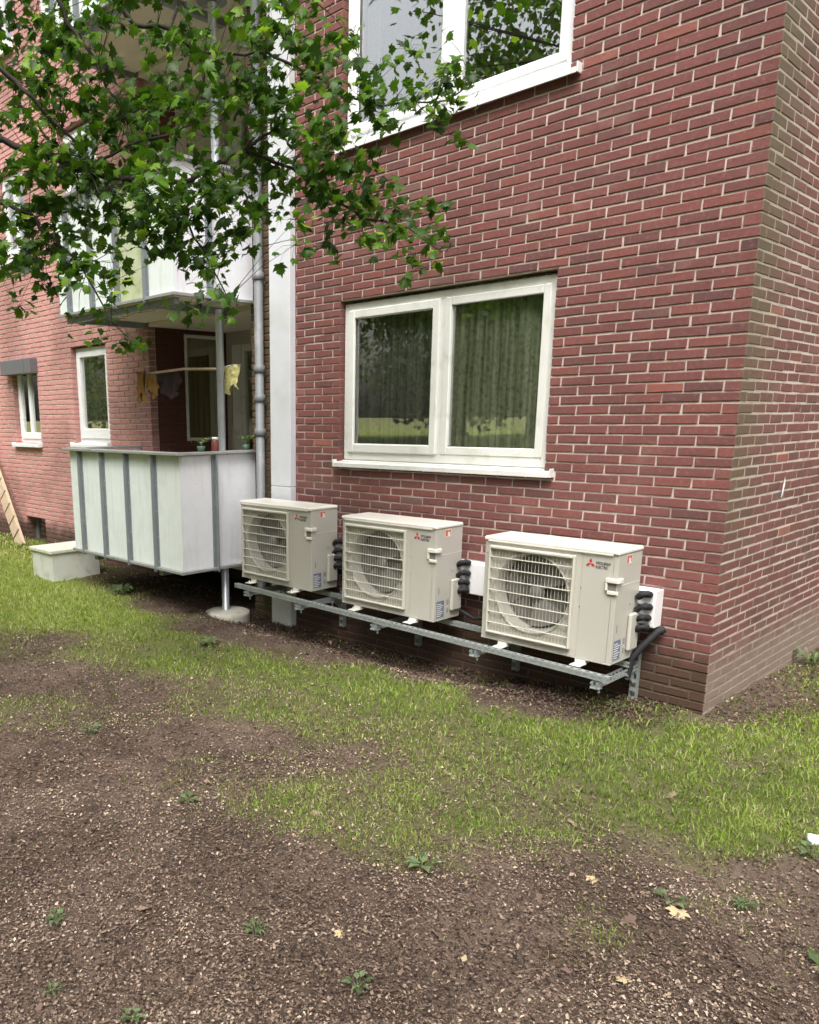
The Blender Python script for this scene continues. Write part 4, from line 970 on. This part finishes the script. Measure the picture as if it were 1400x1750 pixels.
s = MB(); s.tube([(0, 0, -.1), (.02, .02, .25), (.05, .05, 1.2), (.12, .12, 2.4), (.2, .2, 4.2), (.25, .25, 6.5), (.3, .3, 8.5)], [.27, .20, .17, .15, .11, .07, .02], 16); s.build('trunk', BARK, tree)
def jag(pts, r0, r1, seed, k=3, amp=.012):
    r = random.Random(seed); P = []; 
    for i in range(len(pts)-1):
        a, b = Vector(pts[i]), Vector(pts[i+1])
        for t in range(k): P.append(a.lerp(b, t/k)+Vector((r.uniform(-amp, amp), r.uniform(-amp, amp), r.uniform(-amp, amp))))
    P.append(Vector(pts[-1])); n = len(P)
    return P, [r0+(r1-r0)*(i/(n-1))**.8 for i in range(n)]
skel = []
radii = [(.024, .006), (.022, .005), (.02, .005), (.018, .004), (.018, .004), (.011, .004), (.018, .015), (.009, .003), (.010, .004), (.010, .004)]
s = MB(); P, R = jag([(.14, .14, 2.3), (.35, .4, 2.65), tuple(np.array(BR[0][0])-TO)], .05, .025, 1); s.tube(P, R, 10); s.build('branch', BARK, tree)
s = MB(); P, R = jag([(.18, .18, 3.6), (.4, .9, 4.0), tuple(np.array(BR[6][1])-TO)], .05, .02, 2); s.tube(P, R, 8); s.build('branch', BARK, tree)
for i, b in enumerate(BR):
    P, R = jag([tuple(np.array(p)-TO) for p in b], *radii[i], seed=i+5)
    s = MB(); s.tube(P, R, 8); s.build('branch', BARK, tree); skel += P
skelA = np.array([tuple(p) for p in skel])
leaves = []   # (pos, R(3x3), scale, tint)
tw = MB(); rl = random.Random(21)
def rot_from(up, fwd):
    z = up/np.linalg.norm(up); y = fwd-z*(fwd@z); y /= max(1e-6, np.linalg.norm(y)); x = np.cross(y, z)
    return np.stack([x, y, z], 1)
def put_leaf(p, outdir, bias=.45, sc=None):
    up = np.array((rl.gauss(0, .6), rl.gauss(0, .6)-.25, bias+rl.random()*.5)); f = np.array((outdir[0]+rl.gauss(0, .5), outdir[1]+rl.gauss(0, .5), -.35+rl.gauss(0, .3)))
    leaves.append((p, rot_from(up, f), sc or rl.uniform(.040, .076), min(1, max(0, rl.gauss(.42, .27)))))
def twig(a, b, r0, sides=4):
    m = a.lerp(b, .5)+Vector((rl.uniform(-.02, .02), rl.uniform(-.02, .02), rl.uniform(.0, .03)))
    tw.tube([a, m, b], [r0, r0*.7, r0*.35], sides, .5, 0, False)
right = RX; downv = DX; fwdv = FX
for (x, y, z, d) in CELLS:
    c = np.array((x, y, z))-TO
    n = int(d*4.7+rl.random()) if d > 3 else int(d*.9)
    if n == 0: continue
    groups = max(1, n//8)
    for g in range(groups):
        o = right*rl.uniform(-.08, .08)+downv*rl.uniform(-.085, .06)+fwdv*rl.uniform(-.32, .32)
        gc = c+o; j = np.argmin(((skelA-gc)**2).sum(1)); a = Vector(skelA[j]); 
        twig(a, Vector(gc), .0024)
        dirv = gc-np.array(a); ln = np.linalg.norm(dirv); dirv = dirv/ln if ln > 1e-4 else np.array((1, 0, 0))
        for k in range(n//groups+(1 if g < n % groups else 0)):
            p = gc+np.array([rl.gauss(0, .052), rl.gauss(0, .052), rl.gauss(0, .034)])
            twig(Vector(gc), Vector(p), .0013, 3)
            put_leaf(p, dirv)
# rest of the crown, beyond the left and the upper edge of the view
off = 0
while off < 150:
    c = np.array((rl.gauss(-4.6, 1.3), rl.gauss(-6.0, 1.4), rl.uniform(3.2, 8.6)))
    u, v, dd = project(c)
    if dd > 0.3 and (-140 < u < 1600 and -140 < v < 1900): continue
    if dd < .3 and np.hypot(*(c-CAM)[:2]) < 1.6: continue
    if abs(c[0]-CAM[0]) < 1.7 and c[1] > -7.5: continue
    off += 1
    gc = c-TO
    ax_ = Vector((.2, .2, max(2.6, min(8, c[2]-.8)))); 
    if off % 3 == 0: twig(ax_, Vector(gc), .014, 5)
    for k in range(9):
        p = gc+np.array([rl.gauss(0, .26), rl.gauss(0, .26), rl.gauss(0, .16)])
        put_leaf(p, (rl.gauss(0, 1), rl.gauss(0, 1), 0), sc=rl.uniform(.10, .16))
tw.build('twigs', BARK, tree, kind='stuff')
VAR = [leaf_verts(f, c) for f, c in ((.2, .28), (.45, .15), (-.25, .35), (.3, .5), (.1, -.3), (.6, .35))]
score = []
for i, (p, Rm, sc, t) in enumerate(leaves):
    u, v, dd = project(np.array(p)+TO)
    ok = 0 < u < 1400 and 0 < v < 1750 and dd > 0
    face = abs(Rm[:, 2]@((CAM-(np.array(p)+TO))/np.linalg.norm(CAM-(np.array(p)+TO))))
    score.append((sc/dd)*(.3+face) if ok else -1)
top = set(np.argsort(score)[::-1][:300].tolist())
lv = {}
for k in range(6):
    for t in (.15, .4, .6, .9):
        lv[(k, t)] = np_mesh('leaf', VAR[k], LEAF_F, [LEAF], tint=[t]*n_o)
BV, BF, BT = [], [], []; b = 0
for i, (p, Rm, sc, t) in enumerate(leaves):
    if i in top:
        tt = min((.15, .4, .6, .9), key=lambda q: abs(q-t)); o = link('leaf', lv[(i % 6, tt)], tree)
        m = Matrix.Identity(4)
        for r in range(3):
            for c in range(3): m[r][c] = Rm[r, c]*sc
            m[r][3] = p[r]
        o.matrix_local = m
    else:
        v = (VAR[i % 6]*sc)@Rm.T+np.array(p); BV.append(v); BF.append(LEAF_F+b); b += len(v); BT += [t]*n_o
link('leaf', np_mesh('leaf', np.concatenate(BV), np.concatenate(BF), [LEAF], tint=BT), tree, kind='stuff')
# ------------------------------------------------------------------ trees across the lawn (seen in the window glass)
FARLEAF = leafy('tree_leaf_far', [(0, (.06, .10, .035)), (.5, (.14, .21, .06)), (1, (.26, .36, .11))], .4, .1)
def crown_mesh(seed, nleaf, rx, rz_, clumps):
    r = np.random.default_rng(seed); cl = []
    while len(cl) < clumps:
        p = r.uniform(-1, 1, 3)
        if np.linalg.norm(p) < 1 and np.linalg.norm(p) > .35: cl.append(p)
    cl = np.array(cl); k = r.integers(0, clumps, nleaf)
    P = cl[k]*[rx, rx, rz_]+r.normal(0, 1, (nleaf, 3))*[rx*.13, rx*.13, rz_*.08]
    s = r.uniform(.05, .12, nleaf); A = r.normal(size=(nleaf, 3)); A /= np.linalg.norm(A, axis=1)[:, None]; B = np.cross(A, r.normal(size=(nleaf, 3))); B /= np.linalg.norm(B, axis=1)[:, None]
    V = np.stack([P-A*s[:, None], P+B*s[:, None]*.7, P+A*s[:, None], P-B*s[:, None]*.7], 1).reshape(-1, 3)
    return np_mesh('crown', V, np.arange(nleaf*4).reshape(-1, 4), [FARLEAF], tint=r.uniform(0, .9, nleaf))
cms = [crown_mesh(1, 17000, 3.2, 6.2, 150), crown_mesh(2, 9000, 2.8, 3.6, 90), crown_mesh(3, 9000, 3.4, 2.6, 100)]
for i, (x, y, h, k, sc) in enumerate([(-9.0, -13.5, 8.4, 0, 1.12), (-4.6, -15.5, 8, 0, 1.0), (-.5, -17, 7.5, 0, 1.05), (4.5, -15, 7, 0, 1), (-13.6, -15.5, 4.2, 1, 1.05), (-18, -13, 4.0, 1, 1), (-23, -15, 4.4, 1, 1.1), (-15.5, -19, 4.6, 2, 1.2), (-11.5, -17, 2.6, 2, .9), (-7, -18, 3, 2, 1.1), (9, -10, 6, 0, .8), (-20, -8, 4.5, 1, .9), (-28, -20, 4.5, 2, 1.4), (-10, -24, 4, 2, 1.6), (0, -23, 4, 2, 1.6), (8, 14, 5, 1, 1)]):
    e = empty('background_tree', (x, y, float(gh(np.array([x]), np.array([y]))[0])), ('tall bushy tree across the lawn, its crown mirrored dark in the window panes', 'rounded leafy tree across the lawn, mirrored low in the window panes', 'low spreading tree across the lawn behind the taller ones')[k], 'tree', 'trees across the lawn')
    c = link('crown', cms[k], e); c.location = (0, 0, h); c.scale = (sc, sc, sc); c.rotation_euler = (0, 0, i*1.3)
    s = MB(); s.tube([(0, 0, -.2), (.05, 0, h*.5), (0, .1, h*1.1)], [.24*sc, .17*sc, .06], 8); s.build('trunk', BARK, e)
# ------------------------------------------------------------------ grass and litter
def sample(n, r0, r1, a0=-28, a1=112):
    r = np.exp(rng.uniform(np.log(r0), np.log(r1), n)); a = np.radians(rng.uniform(a0, a1, n))
    x = CAM[0]-np.sin(a)*r; y = CAM[1]+np.cos(a)*r
    ok = ~((x < .015) & (y > -.012)) & (x > -14) & (y < 9)
    ok &= ~((x > -7.23) & (x < -6.67) & (y > -1.02) & (y < -.36))
    ok &= ~(((x+4.27)**2+(y+.37)**2) < .05)
    return x[ok], y[ok]
def blades(n, r0, r1, hmul=1):
    x, y = sample(n, r0, r1); g = gdens(x, y)
    nz = fbm(x, y, 3.2, 4, 5); nf = fbm(x, y, 14, 2, 15)
    p = np.clip(g*1.3-.10+((nz-.5)*1.2+(nf-.5)*1.3)*np.clip(g*3, 0, 1), 0.0, 1)
    p = np.where(g < .06, .006, p)
    k = rng.random(len(x)) < p; x = x[k]; y = y[k]; g = g[k]; n = len(x)
    d = np.hypot(x-CAM[0], y-CAM[1]); z = gh(x, y)
    lush = np.clip(g*1.2, .3, 1)*(1+.35*sstep(-x, 3.5, 5.5))
    h = rng.gamma(4, 1/4., n)*.023*lush*hmul+.008
    w = .0017*(np.maximum(d, 2)/3)**.95*rng.uniform(.7, 1.4, n)
    a = rng.uniform(0, 6.283, n); le = rng.uniform(.15, 1.1, n)*h; la = rng.uniform(0, 6.283, n)
    ux, uy = np.cos(a)*w, np.sin(a)*w; lx, ly = np.cos(la)*le, np.sin(la)*le
    B = np.stack([x, y, z-.003], 1); U = np.stack([ux, uy, np.zeros(n)], 1); L1 = np.stack([lx*.3, ly*.3, h*.6], 1); L2 = np.stack([lx, ly, h*(1-.25*(le/h)**2)], 1)
    V = np.stack([B-U, B+U, B+L1+U*.8, B+L1-U*.8, B+L2], 1).reshape(-1, 3)
    o = np.arange(n)*5; F = np.stack([np.stack([o, o+1, o+2], 1), np.stack([o, o+2, o+3], 1), np.stack([o+3, o+2, o+4], 1)], 1).reshape(-1, 3)
    t = np.clip(rng.normal(.36, .22, n)+.33*sstep(-x, 2.8, 5.0)*sstep(g, .3, .7)+.22*sstep(g, .6, .9)+(nz[k]-.5)*.9, 0, .93)
    dry = rng.random(n) < (.10+.25*(g < .6)); t[dry] = rng.uniform(.88, 1, dry.sum())
    return V, F, np.repeat(t, 3)
V, F, t = blades(760000, 1.3, 15)
V2, F2, t2 = blades(60000, 1.6, 12, 1.7); t2 = np.clip(t2-.12, 0, 1); F2 = F2+len(V); V = np.concatenate([V, V2]); F = np.concatenate([F, F2]); t = np.concatenate([t, t2])
o = link('grass', np_mesh('grass', V, F, [GRASS], tint=t), kind='stuff', label='short patchy green lawn grass between the bare soil and the building', cat='grass')
def flakes(n, r0, r1, smin, smax, fn, mat_, name, tl, asp=(.3, .9), lift=.004, pf=None):
    x, y = sample(n, r0, r1); g = gdens(x, y); nz = fbm(x, y, 2.5, 3, 31)
    k = rng.random(len(x)) < pf(g, nz, x, y); x = x[k]; y = y[k]; n = len(x); nzk = nz[k]
    d = np.hypot(x-CAM[0], y-CAM[1]); z = gh(x, y)
    s_ = (smin+(smax-smin)*rng.random(n)**2.2)*(1+.12*np.maximum(d-3, 0)); a = rng.uniform(0, 6.283, n); w = s_*rng.uniform(*asp, n)
    tilt = rng.normal(0, .28, (n, 2))
    ca, sa = np.cos(a), np.sin(a)
    A = np.stack([ca*s_, sa*s_, tilt[:, 0]*s_], 1)*.5; Bv = np.stack([-sa*w, ca*w, tilt[:, 1]*w], 1)*.5
    Cc = np.stack([x, y, z+rng.random(n)*lift+.006+np.abs(tilt[:, 0])*s_*.4], 1)
    bend = np.zeros((n, 3)); bend[:, 2] = s_*.12
    V = np.stack([Cc-A, Cc-A*.2+Bv+bend, Cc+A, Cc+A*.1-Bv+bend], 1).reshape(-1, 3)
    t = tl(n, nzk)
    return link(name, np_mesh(name, V, np.arange(n*4).reshape(-1, 4), [mat_], tint=t), kind='stuff', label=fn, cat='leaf litter')
flakes(720000, 1.2, 8.5, .0046, .0175, 'fine brown wood chips and leaf litter covering the bare soil', CHIP, 'wood_chips', lambda n, z: np.clip(rng.beta(1.15, 1.6, n)+(z-.5)*.55, 0, 1), pf=lambda g, z, x, y: np.clip(1.0-g*1.1, .18, .95)*(.45+z*1.2))
flakes(5000, 1.2, 11, .012, .036, 'crumpled dead leaves strewn over soil and grass', DLEAF, 'dead_leaves', lambda n, z: rng.beta(1.2, 2.6, n), asp=(.4, .9), lift=.01, pf=lambda g, z, x, y: np.clip(.45-g*.3, .05, 1)+.35*((y > -.75) & (x < -1)))
tb = MB()
x, y = sample(900, 1.3, 7); g = gdens(x, y); k = (rng.random(len(x)) < .32) & (g < .55)
for X, Y in zip(x[k], y[k]):
    a = rng.uniform(0, 6.28); L_ = rng.uniform(.03, .16); z = float(gh(np.array([X]), np.array([Y]))[0])+.008; bnd = rng.normal(0, .2)
    p = [Vector((X, Y, z)), Vector((X+math.cos(a)*L_*.5, Y+math.sin(a)*L_*.5, z+.006)), Vector((X+math.cos(a)*L_*.5+math.cos(a+bnd)*L_*.5, Y+math.sin(a)*L_*.5+math.sin(a+bnd)*L_*.5, z+.003))]
    tb.tube(p, [.0022, .0018, .001], 5, .5, 0, False)
tb.build('fallen_twigs', simple('dry_twig', (.16, .11, .08), .9, var=.4, scale=12), kind='stuff', label='thin dry twigs scattered over the bare soil', cat='twigs')
# dark leaf litter banked against the foot of the wall
n = 9000; x = np.concatenate([rng.uniform(-6.3, -.1, n), rng.uniform(.02, .55, 2200)]); y = np.concatenate([-np.abs(rng.normal(.28, .22, n))-.01, rng.uniform(.05, 3.4, 2200)])
z = gh(x, y); N = len(x); s_ = rng.uniform(.010, .030, N); a = rng.uniform(0, 6.28, N); A = np.stack([np.cos(a)*s_, np.sin(a)*s_, rng.normal(0, .35, N)*s_], 1)*.5; Bv = np.stack([-np.sin(a)*s_, np.cos(a)*s_, rng.normal(0, .4, N)*s_], 1)*.3
Cc = np.stack([x, y, z+rng.random(N)*.02+.004], 1)
link('wall_foot_litter', np_mesh('wall_foot_litter', np.stack([Cc-A, Cc+Bv, Cc+A, Cc-Bv], 1).reshape(-1, 3), np.arange(N*4).reshape(-1, 4), [DLEAF], tint=rng.beta(1, 3, N)*.5), kind='stuff', label='dark dead leaves banked along the foot of the brick wall', cat='leaf litter')
# weeds, each its own plant
def zg(x, y): return float(gh(np.array([x]), np.array([y]))[0])
for i, (x, y, sz, n, lab) in enumerate([(-.24, -3.45, .045, 14, 'green weed tuft on bare soil left of centre in the foreground'), (.20, -3.39, .042, 9, 'round leaved weed in the foreground soil right of centre'),
        (-.78, -3.96, .042, 12, 'flat weed rosette near the left edge of the foreground soil'), (-.45, -4.14, .035, 8, 'small weed near the lower left corner, nearest that corner but one'), (-.17, -4.01, .035, 10, 'weed cut by the bottom edge left of centre'),
        (-.10, -2.67, .065, 8, 'broad leaved weed at the grass edge in the middle of the lawn'), (.89, -2.01, .048, 12, 'low weed clump in bare soil at the right'), (-3.34, -1.30, .08, 16, 'pale weed clump in the grass before the round footing'),
        (-1.22, -3.05, .06, 9, 'small dark weed in the brown soil at the left'), (-2.36, -2.93, .06, 10, 'weed in the thin grass at the far left of the bare patch'), (1.19, -2.22, .09, 4, 'broad pale leaves at the right edge of the soil'),
        (.70, -2.19, .05, 6, 'pale green seedling in the soil at lower right'), (-.40, -.30, .06, 7, 'seedling at the wall foot under the rightmost bracket'), (-5.55, -.78, .13, 22, 'leafy weed clump between concrete box and soil mound'),
        (.95, -1.42, .05, 7, 'sprig of narrow leaves beside the white bottle'), (.12, 1.75, .12, 18, 'yellow green weed clump at the foot of the side wall')]):
    leafplant('weed_plant', (x, y, zg(x, y)), lab, 'weed', n, sz, 40+i, up=.5 if sz < .1 else .8, spread=.8)
dl = []
for k in range(5):
    v = leaf_verts(.25-.12*k, .3); dl.append([np_mesh('dead_leaf', v, LEAF_F, [DLEAF], tint=[t]*n_o) for t in (.35, .6, .82)])
for i, (x, y, sc, t, lab) in enumerate([(-.04, -3.23, .045, 2, 'yellow fallen leaf in the foreground between two weeds'), (.41, -2.24, .05, 2, 'yellowish fallen leaf just below the grass edge right of centre'), (.33, -2.51, .045, 0, 'orange brown fallen leaf below the grass edge right of centre'),
        (.66, -2.40, .06, 0, 'reddish fallen leaf in the soil at lower right'), (.34, -1.28, .065, 1, 'tan fallen leaf on the grass before the building corner'), (-.71, -2.68, .06, 1, 'tan fallen leaf on thin grass left of centre'),
        (.15, -1.91, .05, 1, 'small tan leaf in the grass patch right of centre'), (.79, -2.74, .05, 2, 'pale yellow leaf near the lower right corner'), (.74, -2.22, .07, 2, 'pale yellow green maple leaf flat on the soil at right'), (-.62, -3.7, .04, 1, 'tan leaf near the left foreground weed')]):
    o = link('fallen_leaf', dl[i % 5][t], label=lab, cat='leaf'); o.location = (x, y, zg(x, y)+.012); o.scale = (sc,)*3; o.rotation_euler = (rng.uniform(-.35, .35), rng.uniform(-.35, .35), rng.uniform(0, 6.28))
# crumpled white bottle at the right edge
e = empty('plastic_bottle', (.955, -1.285, zg(.955, -1.285)+.025), 'small crumpled white plastic bottle lying on the grass at the right edge', 'bottle', rz=.5)
s = MB(); s.lathe([(0, -.05), (.024, -.05), (.027, -.04), (.024, -.015), (.028, .0), (.025, .02), (.027, .035), (.012, .05)], axis='X', n=14); s.build('bottle_body', WHT, e)
s = MB(); s.lathe([(.0125, .05), (.0125, .065), (0, .065)], axis='X', n=12); s.build('cap', BLUP, e)
